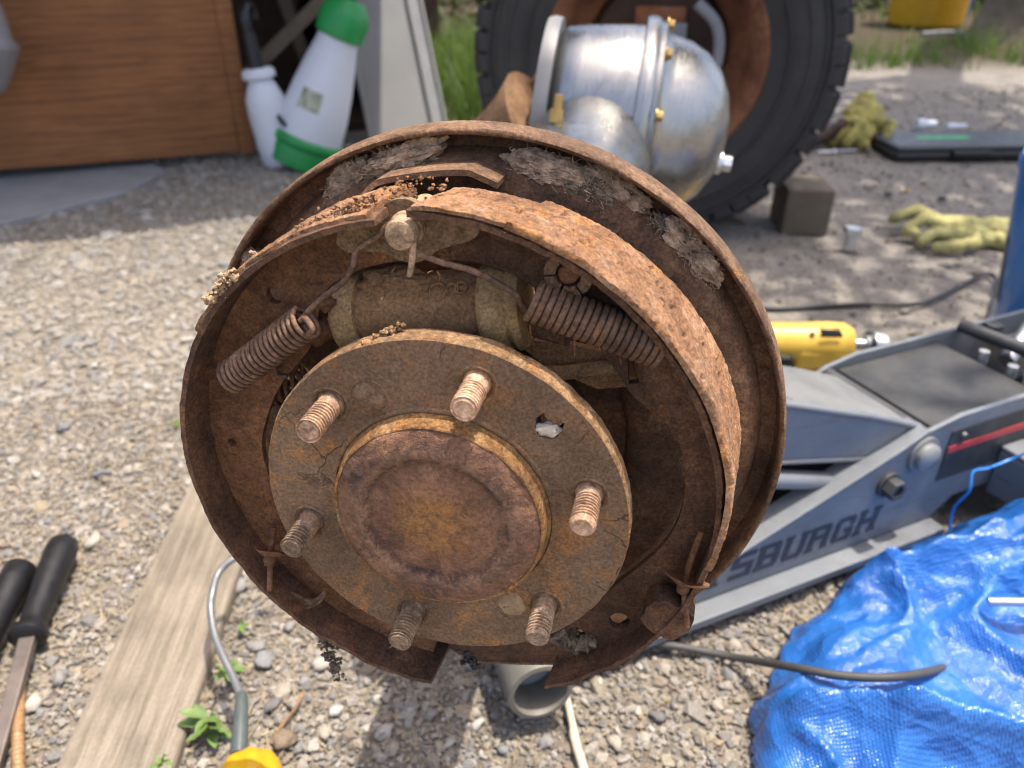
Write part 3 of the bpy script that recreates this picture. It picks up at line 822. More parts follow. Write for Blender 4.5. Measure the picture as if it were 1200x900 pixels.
ob('hook', *tube(catmull(hk, 6), 0.00135, 9, True, 0.12, 5), M['spring'], sp, 70)
hk = [hp3(*q) for q in ((484, 270, -0.018), (484, 288, -0.015), (483, 305, -0.015), (480, 323, -0.016))]
ob('hook', *tube(catmull(hk, 5), 0.00140, 9, True, 0.1, 6), M['pin'], sp, 70)
ob('adjuster_spring', *coil(hp3(298, 458, -0.040), hp3(362, 448, -0.044), 0.0088, 7.5, 0.0011, 8, 20, 5), M['shoe_dark'], brake, 70)
ob('hook', *tube(catmull([hp3(*q) for q in ((327, 424, -0.03), (322, 432, -0.028), (326, 440, -0.028), (336, 441, -0.03))], 5), 0.0012, 8), M['spring'], brake, 60)

# ---- castle nut on the right web
nc = hp(666, 322, -0.020)
nut = []
for k in range(6):
    a0 = R(30 + 60 * k)
    seg_pts = []
    for (r_, da) in ((0.0052, -25), (0.0098, -27.5), (0.0100, -15), (0.0101, 0), (0.0100, 15), (0.0098, 27.5), (0.0052, 25), (0.0053, 0)):
        seg_pts.append((nc[0] + r_ * math.cos(a0 + R(da)), nc[1] + r_ * math.sin(a0 + R(da))))
    nut.append(plate([(nc[0] + (x - nc[0]) * 1.02, nc[1] + (y - nc[1]) * 1.02) for x, y in seg_pts], [], -0.0265, -0.0195))
cn = ob('castle_nut', *merge(plate(hexpts(0.0104, R(0), nc), [], -0.031, -0.0262), *nut), M['lip'], brake, 30, 0.0003)
ob('bolt_end', *xf(lathe([(0.0, 0.0062), (0.002, 0.0066), (0.0036, 0.0058), (0.0044, 0.0045), (0.0046, 0.0)], 20, lambda p, i: p * (1 + 0.1 * mnoise.noise(p * 600))), Matrix.Translation((nc[0], nc[1], -0.0255))), M['shoe'], cn, 60)

# ---- strut bar, rivet, tie-back lever
ob('strut_bar', *tube([hp3(610, 436, -0.043), hp3(660, 437, -0.041), hp3(700, 432, -0.039), hp3(735, 428, -0.037)], 0.0036, 10, True, 0.1), M['cylinder'], brake, 50)
ob('lever_arm', *plate([hp(x, y, -0.045) for x, y in ((600, 398), (660, 402), (742, 420), (750, 452), (700, 456), (640, 430))], [], -0.049, -0.045), M['cylinder'], brake)
ob('rivet', *xf(lathe([(0.0034, -0.0005), (0.0034, 0.0008), (0.0024, 0.0018), (0.0, 0.0020)], 18), Matrix.Translation((*hp(828, 497, -0.030), -0.0303))), M['shoe_dark'], brake, 50)

# ---- shoe hold-downs
def holddown(top, cup, foot, blk, n_, cupr, tilt, mat):
    h = thing('hold_down_pin', 'x', 'x'); h.parent = brake; h.matrix_world = HUBM; del h['category']; del h['label']
    a, b, c = hp3(*top, n_ - 0.004), hp3(*cup, n_ + 0.003), hp3(*foot, n_ + 0.010)
    ob('pin', *tube(catmull([a, b, c], 8), [0.0017] * 8 + [0.0015] * 9, 10, True, 0.2, 3), mat, h, 50)
    d = (b - a).normalized()
    ob('spring_cup', *xf(lathe([(0.0, 0.0012), (cupr * .4, 0.0010), (cupr * .8, -0.0004), (cupr, -0.0014), (cupr, -0.0022), (cupr * .5, -0.0004), (0, -0.0002)], 30, lambda p, i: p + Vector((0, 0, 0.0010 * fbm(p, 150, 3)))), along(b, d + Vector((0, 0, tilt)))), mat, h, 50)
    ob('nut', *xf(lathe([(0, 0.0), (0.0032, 0.0), (0.0036, 0.003), (0.0028, 0.0058), (0, 0.006)], 10, lambda p, i: p * (1 + .12 * mnoise.noise(p * 500))), along(b, d)), mat, h, 50)
    return h
h = holddown((822, 622), (803, 682), (805, 735), None, -0.020, 0.0112, 0.25, M['shoe'])
q0, q1, q2 = hp3(757, 716, -0.026), hp3(797, 742, -0.016), hp3(829, 722, -0.018)
blk = [hp(x, y, -0.016) for x, y in ((755, 712), (770, 701), (794, 708), (815, 722), (797, 742), (786, 746), (756, 730))]
def rough_plate(poly, n0, n1, amp, seed):
    V, F = plate(poly, [], n0, n1)
    V = [v + Vector((mnoise.noise(v * 300 + Vector((seed, 0, 0))), mnoise.noise(v * 300 + Vector((0, seed, 0))), mnoise.noise(v * 250))) * amp for v in V]
    return V, F
dn = [(p.x, p.y) for p in catmull([Vector((x, y, 0)) for x, y in blk + blk[:1]], 5)[:-1]]
ob('return_clip', *rough_plate(dn, -0.026, -0.014, 0.0014, 2), M['shoe_dark'], h, 35, 0.0006)
h = holddown((321, 618), (317, 650), (316, 692), None, -0.020, 0.0085, 0.3, M['shoe'])
# curved adjuster leaf at the lower left
lf = [(311, 692), (326, 691), (344, 696), (360, 703), (371, 701), (380, 692), (382, 697), (372, 708), (352, 715), (336, 713), (320, 704)]
V_, F_ = plate([(p.x, p.y) for p in catmull([Vector((*hp(x, y, -0.020), 0)) for x, y in lf + lf[:1]], 5)[:-1]], [], -0.0212, -0.020)
ob('adjuster_leaf', V_, F_, M['lip'], h, 40)
ob('leaf_lip', *tube(catmull([hp3(*q) for q in ((346, 713, -0.020), (366, 711, -0.018), (378, 702, -0.016), (382, 693, -0.016))], 5), 0.0006, 6), M['lip'], h, 50)
# bottom bracket between the shoe ends
bb = [(520, 735), (540, 728), (600, 730), (665, 738), (672, 760), (656, 778), (600, 777), (560, 775), (538, 768), (526, 760)]
ob('bottom_bracket', *plate([hp(x, y, -0.034) for x, y in bb], [], -0.046, -0.034), M['shoe_dark'], brake, 35, 0.001)
ob('bracket_lip', *tube([hp3(560, 775, -0.034), hp3(610, 777, -0.034), hp3(655, 777, -0.034)], 0.0010, 8, True, 0.3), M['lip'], brake, 50)

# ---- matted dirt and cobweb in the groove of the backing plate
def fibres(c, rad, nf, seed, L=(0.0015, 0.0055), r=0.00013):
    pr = random.Random(seed)
    parts = []
    for _ in range(nf):
        d = Vector((pr.gauss(0, 1), pr.gauss(0, 1), abs(pr.gauss(0, 0.8)))).normalized()
        p = Vector(c) + Vector((d.x * rad[0], d.y * rad[1], d.z * rad[2])) * pr.uniform(.6, 1.05)
        l = pr.uniform(*L)
        q = p + (d + Vector((pr.gauss(0, .7), pr.gauss(0, .7), pr.gauss(0, .4)))) * l * .5
        e = q + Vector((pr.gauss(0, .8), pr.gauss(0, .8), pr.gauss(0, .5))) * l * .6
        parts.append(tube(catmull([p, q, e], 3), r, 3, False))
    return merge(*parts)
def clump(px, py, n, ra, rb, rn, rot, seed, mat, nf, amp=0.55):
    a, b = hp(px, py, n)
    c, s = math.cos(R(rot)), math.sin(R(rot))
    V, F = lump((0, 0, 0), (ra, rb, rn), seed, amp, 5, 1.4)
    V = [v * (1 + 0.12 * mnoise.noise(v * 900)) for v in V]
    mm = Matrix(((c, -s, 0, a), (s, c, 0, b), (0, 0, 1, n), (0, 0, 0, 1)))
    V = [v + Vector((mnoise.noise(v * 1500), mnoise.noise(v * 1500 + Vector((7, 0, 0))), mnoise.noise(v * 1300 + Vector((0, 9, 0))))) * 0.0009 for v in V]
    o = ob('matted_dirt', *xf((V, F), mm), mat, backing, 50)
    f = ob('cobweb_fibre', *xf(fibres((0, 0, 0), (ra, rb, rn), nf, seed), mm), M['fluff'], o)
    f['kind'] = 'stuff'
clump(468, 190, -0.080, 0.0200, 0.0070, 0.0060, 16, 1, M['fluff'], 260)
clump(410, 215, -0.082, 0.0165, 0.0090, 0.0050, 34, 2, M['fluff'], 160, 0.25)
clump(645, 200, -0.080, 0.0205, 0.0078, 0.0070, -20, 3, M['fluff'], 120, 0.18)
clump(718, 226, -0.082, 0.0170, 0.0085, 0.0040, -42, 4, M['fluff'], 220, 0.5)
clump(688, 222, -0.078, 0.0100, 0.0060, 0.0040, -30, 7, M['fluff_dark'], 160, 0.5)
clump(812, 300, -0.081, 0.0165, 0.0085, 0.0050, -52, 5, M['fluff'], 240, 0.7)
clump(788, 272, -0.081, 0.0110, 0.0040, 0.0030, -30, 6, M['fluff_dark'], 160, 0.7)
clump(297, 305, -0.080, 0.0060, 0.0070, 0.0050, 50, 8, M['fluff'], 120, 0.5)
# loose rust hairs hanging from the flange and springs
hairs = []
for (x, y, n, l) in ((621, 380, -0.02, .010), (673, 398, -0.02, .009), (728, 405, -0.02, .009), (700, 402, -0.02, .005), (512, 318, -0.016, .004), (425, 250, -0.018, .006), (430, 262, -0.018, .005), (470, 757, 0.021, .003), (462, 755, 0.021, .003)):
    p = hp3(x, y, n)
    hairs.append(tube([p, p + Vector((random.gauss(0, .001), -l * .5, 0)), p + Vector((random.gauss(0, .002), -l, 0))], [0.0005, 0.00035, 0.0002], 4))
o = ob('rust_hair', *merge(*hairs), M['lining'], brake)
o['kind'] = 'stuff'
# ================================================================== shed with its plywood front, left background
M['plywood'] = None
m = NT('brown_plywood')
v = m.coord()
sv = m.scalevec(v, (1.3, 1.3, 7.0))
w = m.n('TexWave', {'wave_type': 'BANDS', 'bands_direction': 'Z'}, Vector=sv, Scale=2.2, Distortion=9.0, Detail=4.0, Detail_Scale=0.8)
base = m.ramp(m.math('ADD', m.math('MULTIPLY', w.outputs[0], 0.10), m.math('MULTIPLY', m.noise(m.scalevec(v, (2, 2, 22)), 2.2, 7, 0.75, 1.2), 0.95)), [(0.30, (0.125, 0.046, 0.014)), (0.52, (0.235, 0.092, 0.029)), (0.75, (0.33, 0.138, 0.048))])
base = m.mix(0.5, base, m.ramp(m.noise(v, 5, 5, 0.6), [(0.3, 0.65), (0.7, 1.25)]), 'MULTIPLY')
m.set(Base_Color=base, Roughness=0.75)
M['plywood'] = m.m
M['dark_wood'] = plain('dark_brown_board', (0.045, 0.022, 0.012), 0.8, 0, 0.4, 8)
M['old_wood'] = plain('grey_brown_timber', (0.13, 0.10, 0.068), 0.85, 0, 0.35, 10, 0.001, 120)
M['grey_rail'] = plain('grey_aluminium', (0.20, 0.197, 0.188), 0.5, 0.1, 0.12, 6)
M['concrete'] = plain('grey_concrete', (0.24, 0.245, 0.25), 0.85, 0, 0.2, 9, 0.001, 200)
PL0, PR0 = G(0, 215), G(300, 186)
dirp = (PR0 - PL0).normalized()
nrm = Vector((-dirp.y, dirp.x, 0))
shed = thing('shed', 'low wooden shed with a dark open front behind the gravel', 'shed', (PR0.x, PR0.y, 0), math.atan2(dirp.y, dirp.x))
# local x along the front (negative to the left), y into the shed
SH = 1.55
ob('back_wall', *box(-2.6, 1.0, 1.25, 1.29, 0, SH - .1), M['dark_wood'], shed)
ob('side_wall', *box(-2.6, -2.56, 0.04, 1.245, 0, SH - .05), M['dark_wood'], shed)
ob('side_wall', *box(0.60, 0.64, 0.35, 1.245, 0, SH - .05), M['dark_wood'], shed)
ob('shade_roof', *box(-2.75, 0.75, -0.60, 1.45, SH, SH + .06), M['dark_wood'], shed)  # unseen roof, front overhang lengthened to shade the gravel and plywood
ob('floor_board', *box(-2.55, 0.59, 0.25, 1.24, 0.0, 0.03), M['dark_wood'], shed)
for i, (a, b, c, d) in enumerate(((0.02, 0.22, .12, .34), (0.28, .36, .02, .6), (-.02, .30, .45, .50))):
    pass
ob('timber_strip', *xf(box(-.02, .02, -.012, .012, -.30, .34), Matrix.Translation((0.12, 0.20, 0.28)) @ Matrix.Rotation(R(52), 4, 'Y')), M['old_wood'], shed, None, 0.003)
ob('timber_strip', *xf(box(-.022, .022, -.012, .012, -.40, .50), Matrix.Translation((0.20, 0.45, 0.42)) @ Matrix.Rotation(R(-14), 4, 'Y')), M['old_wood'], shed, None, 0.003)
ob('inner_panel', *xf(box(-.16, .16, -.008, .008, -.3, .35), Matrix.Translation((0.12, 0.62, 0.40)) @ Matrix.Rotation(R(8), 4, 'Y')), M['dark_wood'], shed, None, 0.003)
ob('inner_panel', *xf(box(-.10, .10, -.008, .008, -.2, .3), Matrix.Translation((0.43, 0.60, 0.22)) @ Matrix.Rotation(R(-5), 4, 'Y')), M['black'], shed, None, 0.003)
door = thing('plywood_door', 'large brown plywood panel standing across the shed front', 'plywood panel', (PR0.x, PR0.y, 0), math.atan2(dirp.y, dirp.x))
ob('panel', *xf(box(-2.3, -0.045, -0.02, 0.0, 0.0, SH - .05), Matrix.Translation((0, 0, 0.03)) @ Matrix.Rotation(R(0.8), 4, 'Y')), M['plywood'], door, None, 0.002)
ob('edge_strip', *box(-0.043, 0.0, -0.03, 0.004, 0.022, SH - .06), M['plywood'], door, None, 0.003)
ap_ = ob('concrete_apron', *plate([(p.x, p.y) for p in (G(-120, 298), G(60, 252), G(150, 228), G(195, 204), G(180, 196), G(-200, 205))], [], -0.02, 0.012), M['concrete'], None, None, 0.004)
tag(ap_, kind='structure')

# aluminium channel leaning at the shed's right side
b0, b1 = G(482, 172), AT(447, 0, 2.78)
up_ = (b1 - b0).normalized()
xx = Vector((1, 0.15, 0)).normalized()
yy = up_.cross(xx).normalized(); xx = yy.cross(up_).normalized()
rail = thing('aluminium_channel', 'grey aluminium channel leaning upright at the right end of the shed', 'metal channel', matrix=Matrix(((xx.x, yy.x, up_.x, b0.x), (xx.y, yy.y, up_.y, b0.y), (xx.z, yy.z, up_.z, b0.z), (0, 0, 0, 1))))
ob('face', *box(-0.115, 0.075, -0.006, 0.006, 0.0, 1.7), M['grey_rail'], rail, None, 0.002)
ob('ridge', *box(-0.128, -0.114, -0.016, 0.012, 0.0, 1.7), M['grey_rail'], rail, None, 0.004)
ob('ridge', *box(0.076, 0.090, -0.020, 0.012, 0.0, 1.7), M['grey_rail'], rail, None, 0.004)
ob('side_flange', *box(0.0905, 0.120, 0.012, 0.030, 0.0, 1.7), M['concrete'], rail, None, 0.003)
ob('outer_ridge', *box(0.1205, 0.130, 0.002, 0.034, 0.0, 1.7), M['grey_rail'], rail, None, 0.003)

# ---- pump sprayers
M['white_plastic'] = plain('translucent_white_plastic', (0.62, 0.65, 0.70), 0.45, 0, 0.06, 8)
M['green_plastic'] = plain('green_plastic', (0.012, 0.26, 0.06), 0.45, 0, 0.2, 12)
M['black_plastic'] = plain('black_plastic', (0.009, 0.009, 0.010), 0.42, 0, 0.4, 40, 0.0004, 300)
M['label_paper'] = plain('faded_label', (0.34, 0.36, 0.27), 0.7, 0, 0.8, 45)
sb = G(352, 192)
st = AT(404, 20, sb.y + 0.04)
sd = (st - sb).normalized()
spr = thing('pump_sprayer', 'large white garden sprayer with green collar and base, tilted in the shed mouth', 'sprayer', matrix=along(sb, sd))
hS = (st - sb).length
k_ = hS / 0.45
ob('tank', *lathe([(0, .02), (.085*k_, .02), (.098*k_, .04), (.102*k_, .09), (.098*k_, .16), (.088*k_, .23), (.074*k_, .30), (.062*k_, .35), (.058*k_, .385), (0, .385)], 40), M['white_plastic'], spr, 60)
ob('base_ring', *lathe([(0, 0), (.092*k_, 0), (.104*k_, .006), (.108*k_, .05), (.104*k_, .062), (.09*k_, .06)], 40), M['green_plastic'], spr, 50)
ob('base_band', *lathe([(.104*k_, .058), (.112*k_, .066), (.112*k_, .082), (.103*k_, .090)], 40), M['green_plastic'], spr, 50)
ob('collar', *lathe([(.06*k_, .372), (.070*k_, .378), (.074*k_, .43), (.062*k_, .45), (.045*k_, .475), (0, .478)], 40), M['green_plastic'], spr, 50)
ob('pump_handle', *merge(cyl((0, 0, .47), (0, 0, .60), .018, .018, 16), cyl((-.07, 0, .60), (.07, 0, .60), .016, .016, 14)), M['green_plastic'], spr, 50)
hv = tube(catmull([(.07*k_, -.06*k_, .04), (.02, -.115*k_, .075), (-.05*k_, -.105*k_, .12), (-.09*k_, -.055*k_, .105)], 8), .006, 8)
ob('hose', *hv, M['black_plastic'], spr, 60)
lc_ = spr.matrix_world.inverted() @ CAM
LA = math.atan2(lc_.y, lc_.x) + R(16)
lb = []
for i in range(9):
    for z in (.17, .225):
        a = LA + R(-20 + i * 5)
        r_ = (.0995 - (z - .16) * .14) * k_
        lb.append(Vector((r_ * math.cos(a), r_ * math.sin(a), z)))
ob('label', lb, [(2*i, 2*i+2, 2*i+3, 2*i+1) for i in range(8)], M['label_paper'], spr, 60)
sb2 = G(330, 194)
spr2 = thing('hand_sprayer', 'small white sprayer bottle with black pump handle beside the plywood', 'sprayer', matrix=along(sb2, Vector((-0.12, 0.05, 1))))
ob('tank', *lathe([(0, 0), (.040, 0), (.050, .012), (.054, .06), (.056, .15), (.054, .19), (.040, .225), (.032, .24), (0, .24)], 32), M['white_plastic'], spr2, 60)
ob('neck', *lathe([(.03, .237), (.046, .245), (.046, .262), (.038, .27), (0, .27)], 28), M['white_plastic'], spr2, 50)
ob('pump', *merge(cyl((0, 0, .268), (0, 0, .36), .022, .018, 16), tube(catmull([(0, 0, .35), (.0, -.0, .40), (.03, 0, .425), (.075, 0, .42), (.085, 0, .39)], 6), .014, 10)), M['black_plastic'], spr2, 50)

# clear tub hanging on the plywood
m = NT('clear_scuffed_plastic'); m.set(Base_Color=(0.8, 0.82, 0.84), Roughness=0.22, Transmission_Weight=0.75, IOR=1.45)
M['clear'] = m.m
cb_ = AT(-24, 108, 2.0)
tub = thing('clear_tub', 'clear plastic tub hung on the plywood at the left edge', 'tub', matrix=along(cb_, Vector((0.08, 0.06, 1))))
ob('tub_body', *lathe([(0.0, 0.0), (.055, .003), (.083, .05), (.104, .10), (.108, .108), (.100, .110), (.092, .125), (.086, .18), (.070, .235), (.03, .25), (.028, .246), (.066, .23), (.082, .18), (.088, .125), (.096, .106), (.098, .10), (.079, .05), (.052, .006), (0.0, .003)], 40), M['clear'], tub, 50)
ob('hanger', *tube([(0, 0, .245), (0, 0.03, .33), (0.02, .12, .36)], .004, 8), M['black_plastic'], tub, 60)

# ================================================================== wheel and tyre on the far end of the axle
M['rubber'] = plain('dusty_black_rubber', (0.034, 0.032, 0.030), 0.75, 0, 0.3, 14, 0.0008, 300)
M['rim_rust'] = rust('rim_rust', (0.07, 0.03, 0.018), (0.14, 0.06, 0.035), (0.20, 0.10, 0.06), (0.2, 0.08, 0.03), 0.6, 9, 0.001, 0.8)
TR = 0.385
wcn = AT(772, 36, 1.84)
AXD = Vector((HN.x, HN.y, 0)).normalized()          # towards the camera along the axle
wz = AXD
wx = Vector((0, 0, 1)).cross(wz).normalized()
wheel = thing('wheel', 'large knobbly off-road wheel with rusty brown rim behind the differential', 'wheel', matrix=Matrix(((wx.x, 0, wz.x, wcn.x), (wx.y, 0, wz.y, wcn.y), (wx.z, 1, wz.z, TR - 0.006), (0, 0, 0, 1))))
tyre = ob('tyre', *lathe([(.215, .095), (.222, .112), (.25, .122), (.29, .130), (.335, .128), (.352, .120), (.366, .106), (.371, .08), (.371, -.08), (.366, -.104), (.335, -.128), (.25, -.122), (.222, -.095)], 96), M['rubber'], wheel, 40)
ob('bead_ring', *lathe([(.300, .1285), (.303, .1325), (.309, .1325), (.312, .1285)], 96), M['rubber'], tyre, 50)
for r0_ in (.262, .330, .342):
    ob('sidewall_rib', *lathe([(r0_, .124 if r0_ < .3 else .1285), (r0_ + .002, .1315), (r0_ + .005, .1315), (r0_ + .007, .124 if r0_ < .3 else .1265)], 96), M['rubber'], tyre, 50)
nl = 50
proto = None
for k in range(nl):
    a = 2 * math.pi * k / nl
    if proto is None:
        V_, F_ = merge(box(-.021, .021, .355, .382, .045, .114), box(-.019, .019, .330, .3695, .1145, .1265))
        proto = ob('tread_lug', V_, F_, M['rubber'], tyre, None, 0.004)
        o = proto
    else:
        o = proto.copy(); COL.objects.link(o)
    o.rotation_euler = (0, 0, a + random.uniform(-.02, .02))
proto2 = None
for k in range(nl):
    a = 2 * math.pi * (k + .5) / nl
    if proto2 is None:
        proto2 = ob('tread_lug', *box(-.019, .019, .36, .382, -.11, .03), M['rubber'], tyre, None, 0.004); o = proto2
    else:
        o = proto2.copy(); COL.objects.link(o)
    o.rotation_euler = (0, 0, a + random.uniform(-.02, .02))
rim = ob('rim', *lathe([(.150, -.03), (.17, .02), (.185, .04), (.196, .06), (.202, .085), (.215, .103), (.226, .108), (.228, .116), (.222, .119), (.208, .112), (.196, .10), (.190, .08), (.178, .05), (.158, .03), (.14, -.03)], 72, None, True), M['rim_rust'], wheel, 40)
ob('brake_drum', *lathe([(0, .03), (.10, .03), (.138, .02), (.142, -.03), (.16, -.035)], 64), M['dark_wood'], wheel, 40)
ob('brake_pipe', *tube(catmull([(.075, .10, .08), (.118, .06, .085), (.128, .0, .085), (.112, -.06, .085), (.085, -.085, .07)], 8), .012, 10), M['concrete'], wheel, 60)
ob('backing_bolt_plate', *plate([(-.05, -.02), (.055, -.02), (.055, .09), (-.05, .09)], [], .03, .045), M['rim_rust'], wheel, None, 0.003)
ob('axle_cover', *box(.012, .06, .005, .06, .046, .055), M['concrete'], wheel, None, 0.003)

# ================================================================== axle with polished differential
m = NT('polished_aluminium')
v = m.coord()
n1 = m.noise(v, 16, 7, 0.75, 0.6); n2 = m.noise(m.scalevec(v, (1, 1, 6)), 60, 4, 0.6)
base = m.ramp(n1, [(0.3, (0.20, 0.20, 0.195)), (0.52, (0.34, 0.335, 0.32)), (0.75, (0.40, 0.36, 0.295))])
m.set(Base_Color=base, Metallic=1.0, Roughness=m.ramp(n2, [(0.3, 0.24), (0.7, 0.40)]))
m.bump(m.noise(v, 25, 3, 0.5), 0.0010, 0.4)
M['polished'] = m.m
M['cast_rust'] = rust('cast_rust_brown', (0.10, 0.06, 0.038), (0.17, 0.11, 0.07), (0.25, 0.17, 0.11), (0.22, 0.11, 0.05), 0.6, 14, 0.001, 0.85)
M['brass'] = plain('yellow_zinc_bolt', (0.50, 0.33, 0.12), 0.45, 0.8, 0.2, 60)
M['galv'] = plain('bright_zinc', (0.62, 0.63, 0.64), 0.35, 0.8, 0.15, 60)
dc = AT(748, 146, 1.02)
ex = Vector((0.985, -0.14, -0.10)).normalized()                  # cover faces right
ey = (AXD - ex * AXD.dot(ex)).normalized()
ez = ex.cross(ey)
if ez.z < 0: ey = -ey; ez = ex.cross(ey)
DM = Matrix(((ey.x, ez.x, ex.x, dc.x), (ey.y, ez.y, ex.y, dc.y), (ey.z, ez.z, ex.z, dc.z), (0, 0, 0, 1)))   # local z = cover axis
DM = DM @ Matrix.Scale(1.03, 4)
axle = thing('axle_housing', 'polished aluminium differential with domed cover on a rusty axle', 'differential', matrix=DM)
ob('carrier', *lathe([(0, -.106), (.092, -.106), (.099, -.100), (.104, -.075), (.108, -.04), (.111, -.012), (.111, .0)], 72), M['polished'], axle, 40)
ob('carrier_flange', *lathe([(.104, -.012), (.1205, -.010), (.122, -.004), (.122, .003), (.1195, .006), (.10, .006)], 72), M['polished'], axle, 40)
dome = ob('cover_dome', *lathe([(.1165, .0065), (.1175, .012), (.114, .0145), (.107, .018), (.104, .028), (.100, .045), (.090, .066), (.074, .084), (.050, .098), (.025, .105), (0, .107)], 72), M['polished'], axle, 60)
ob('mounting_ring', *lathe([(.085, -.124), (.107, -.123), (.109, -.116), (.108, -.107), (.085, -.106)], 60), M['grey_rail'], axle, 40)
for k in range(10):
    a = R(18 + 36 * k)
    p = Vector((.1145 * math.cos(a), .1145 * math.sin(a), .004))
    ob('cover_bolt', *xf(merge(plate(hexpts(.0062), [], .010, .0165), lathe([(.0082, .0085), (.0082, .0102), (0, .0102)], 20)), Matrix.Translation(p)), M['brass'], axle, 30, 0.0005)
ob('fill_plug', *xf(merge(lathe([(.014, 0), (.014, .006), (.009, .008), (0, .008)], 24), plate(hexpts(.010), [], .008, .018)), Matrix.Translation((-.016, -.028, .100))), M['galv'], axle, 30, 0.0005)
# neck and tube towards the near hub
loc = DM.inverted()
tb = loc @ (HC + HN * -0.082)
neck = loc.to_3x3() @ Vector((0, 0, 0))
c0 = Vector((.0, -.030, -.050))
dr = (tb - c0).normalized()
Pn = [c0 + dr * .02, c0 + dr * .09, c0 + dr * .17, c0 + dr * .26, c0 + dr * .36]
ob('axle_tube_neck', *tube(Pn, [.074, .073, .071, .067, .060], 48), M['polished'], axle, 60)
ob('axle_tube', *tube([c0 + dr * .33, tb], [.0400, .0400], 40), M['cast_rust'], axle, 60)
far = loc @ Vector((wcn.x, wcn.y, TR))
ob('axle_tube', *tube([Vector((-.03, 0, -.055)), far], [.042, .042], 32), M['cast_rust'], axle, 60)
ob('vent_fitting', *xf(merge(plate(hexpts(.007), [], 0, .012), cyl((0, 0, .012), (0, 0, .026), .0045)), along(c0 + dr * .20 + Vector((0, .062, -.030)), Vector((.15, 1, 0)))), M['brass'], axle, 30)
# rusty pinion side
ob('pinion_housing', *tube(catmull([(0, -.02, -.12), (.01, -.05, -.16), (.03, -.085, -.205), (.05, -.105, -.25)], 6), [.074, .070, .066, .062, .058, .055, .052, .050, .048, .046, .044, .042, .041, .040, .039, .038, .038, .038, .038], 32, True, .02), M['cast_rust'], axle, 50)
ob('casting_rib', *xf(plate([(-.122, .060), (-.122, -.09), (-.235, -.11), (-.215, -.075), (-.17, -.02)], [], -.006, .006), Matrix(((0, 0, 1, .045), (0, 1, 0, 0), (1, 0, 0, 0), (0, 0, 0, 1)))), M['cast_rust'], axle, None, 0.003)
ob('shock_bracket', *xf(box(-.03, .06, -.007, .007, -.215, -.135), Matrix.Translation((0.06, -.080, 0.0))), M['cast_rust'], axle, None, 0.005)
ob('pinion_bolt', *xf(plate(hexpts(.009), [], 0, .012), Matrix.Translation((.075, .03, -.137))), M['grey_rail'], axle, None, 0.001)
# ================================================================== floor jack
m = NT('worn_blue_grey_paint')
v = m.coord()
na, nb, nc2 = m.noise(v, 9, 5, .65), m.noise(v, 110, 5, .75), m.noise(m.scalevec(v, (1, 1, 6)), 22, 5, .7)
base = m.mix(1.0, (0.150, 0.162, 0.174), m.ramp(na, [(0.3, 0.78), (0.7, 1.15)]), 'MULTIPLY')
base = m.mix(m.math('MULTIPLY', m.ramp(nc2, [(0.56, 0.0), (0.70, 0.55)]), 1.0), base, (0.07, 0.062, 0.052))
base = m.mix(m.ramp(nb, [(0.66, 0.0), (0.69, 0.8)]), base, (0.10, 0.07, 0.05))
m.set(Base_Color=base, Roughness=m.ramp(nc2, [(0.35, 0.32), (0.7, 0.62)]), Coat_Weight=0.1)
m.bump(nb, 0.0003)
M['jack'] = m.m
M['jack_arm'] = plain('grey_arm_paint', (0.20, 0.205, 0.20), 0.34, 0.15, 0.30, 16, 0.0002, 200, 0.5, 0.2)
M['jack_dark'] = plain('dark_grey_plate', (0.036, 0.036, 0.034), 0.5, 0.0, 0.7, 16, 0.0004, 120)
M['letter'] = plain('dark_lettering', (0.022, 0.030, 0.045), 0.5, 0, 0.2, 40)
M['red'] = plain('red_stripe', (0.45, 0.05, 0.05), 0.5, 0, 0.15, 30)
M['steel'] = plain('bare_steel', (0.5, 0.5, 0.5), 0.35, 0.9, 0.2, 40)
M['dark_steel'] = plain('dark_steel', (0.07, 0.07, 0.07), 0.5, 0.4, 0.3, 40)
j0 = G(840, 722); j1 = G(1090, 627)
j0.x -= .020; j0.y -= .006; j1.x -= .020; j1.y -= .006
e1 = (j1 - j0); e1.z = 0; e1.normalize()
jack = thing('floor_jack', 'blue grey trolley jack with dark lettering on its side, lifting arm raised', 'floor jack', (j0.x, j0.y, 0), math.atan2(e1.y, e1.x))
# local x along the jack to the right, y away from the camera, z up
side = [(-.16, .025), (.315, .025), (.345, .05), (.68, .05), (.68, .168), (.315, .168), (.27, .160), (.23, .142), (.03, .072), (-.16, .046)]
def sideplate(y0, y1): return xf(plate(side, [], 0, y1 - y0), Matrix(((1, 0, 0, 0), (0, 0, -1, y1), (0, 1, 0, 0), (0, 0, 0, 1))))
near = ob('side_plate', *sideplate(0.0, 0.006), M['jack'], jack, None, 0.002)
ob('side_plate', *sideplate(0.150, 0.156), M['jack'], jack, None, 0.002)
def ribbon(pts, y0, y1, t):
    V, F = [], []
    for (x, z) in pts: V += [Vector((x, y0, z)), Vector((x, y1, z)), Vector((x, y1, z - t)), Vector((x, y0, z - t))]
    for i in range(len(pts) - 1):
        for k in range(4):
            a, b = 4*i + k, 4*i + (k + 1) % 4
            F.append((a, a + 4, b + 4, b))
    F += [(0, 1, 2, 3), tuple(len(V) - 1 - k for k in range(4))]
    return V, F
ob('top_flange', *ribbon([(-.16, .048), (.03, .075), (.23, .1455), (.268, .162)], -0.001, 0.030, .004), M['jack'], near, 30, 0.001)
ob('bottom_flange', *merge(ribbon([(-.16, .028), (.318, .028)], -.020, -.0005, .004), xf(box(-.16, .318, -.022, -.018, .018, .028), Matrix.Identity(4))), M['jack'], near, 30, 0.001)
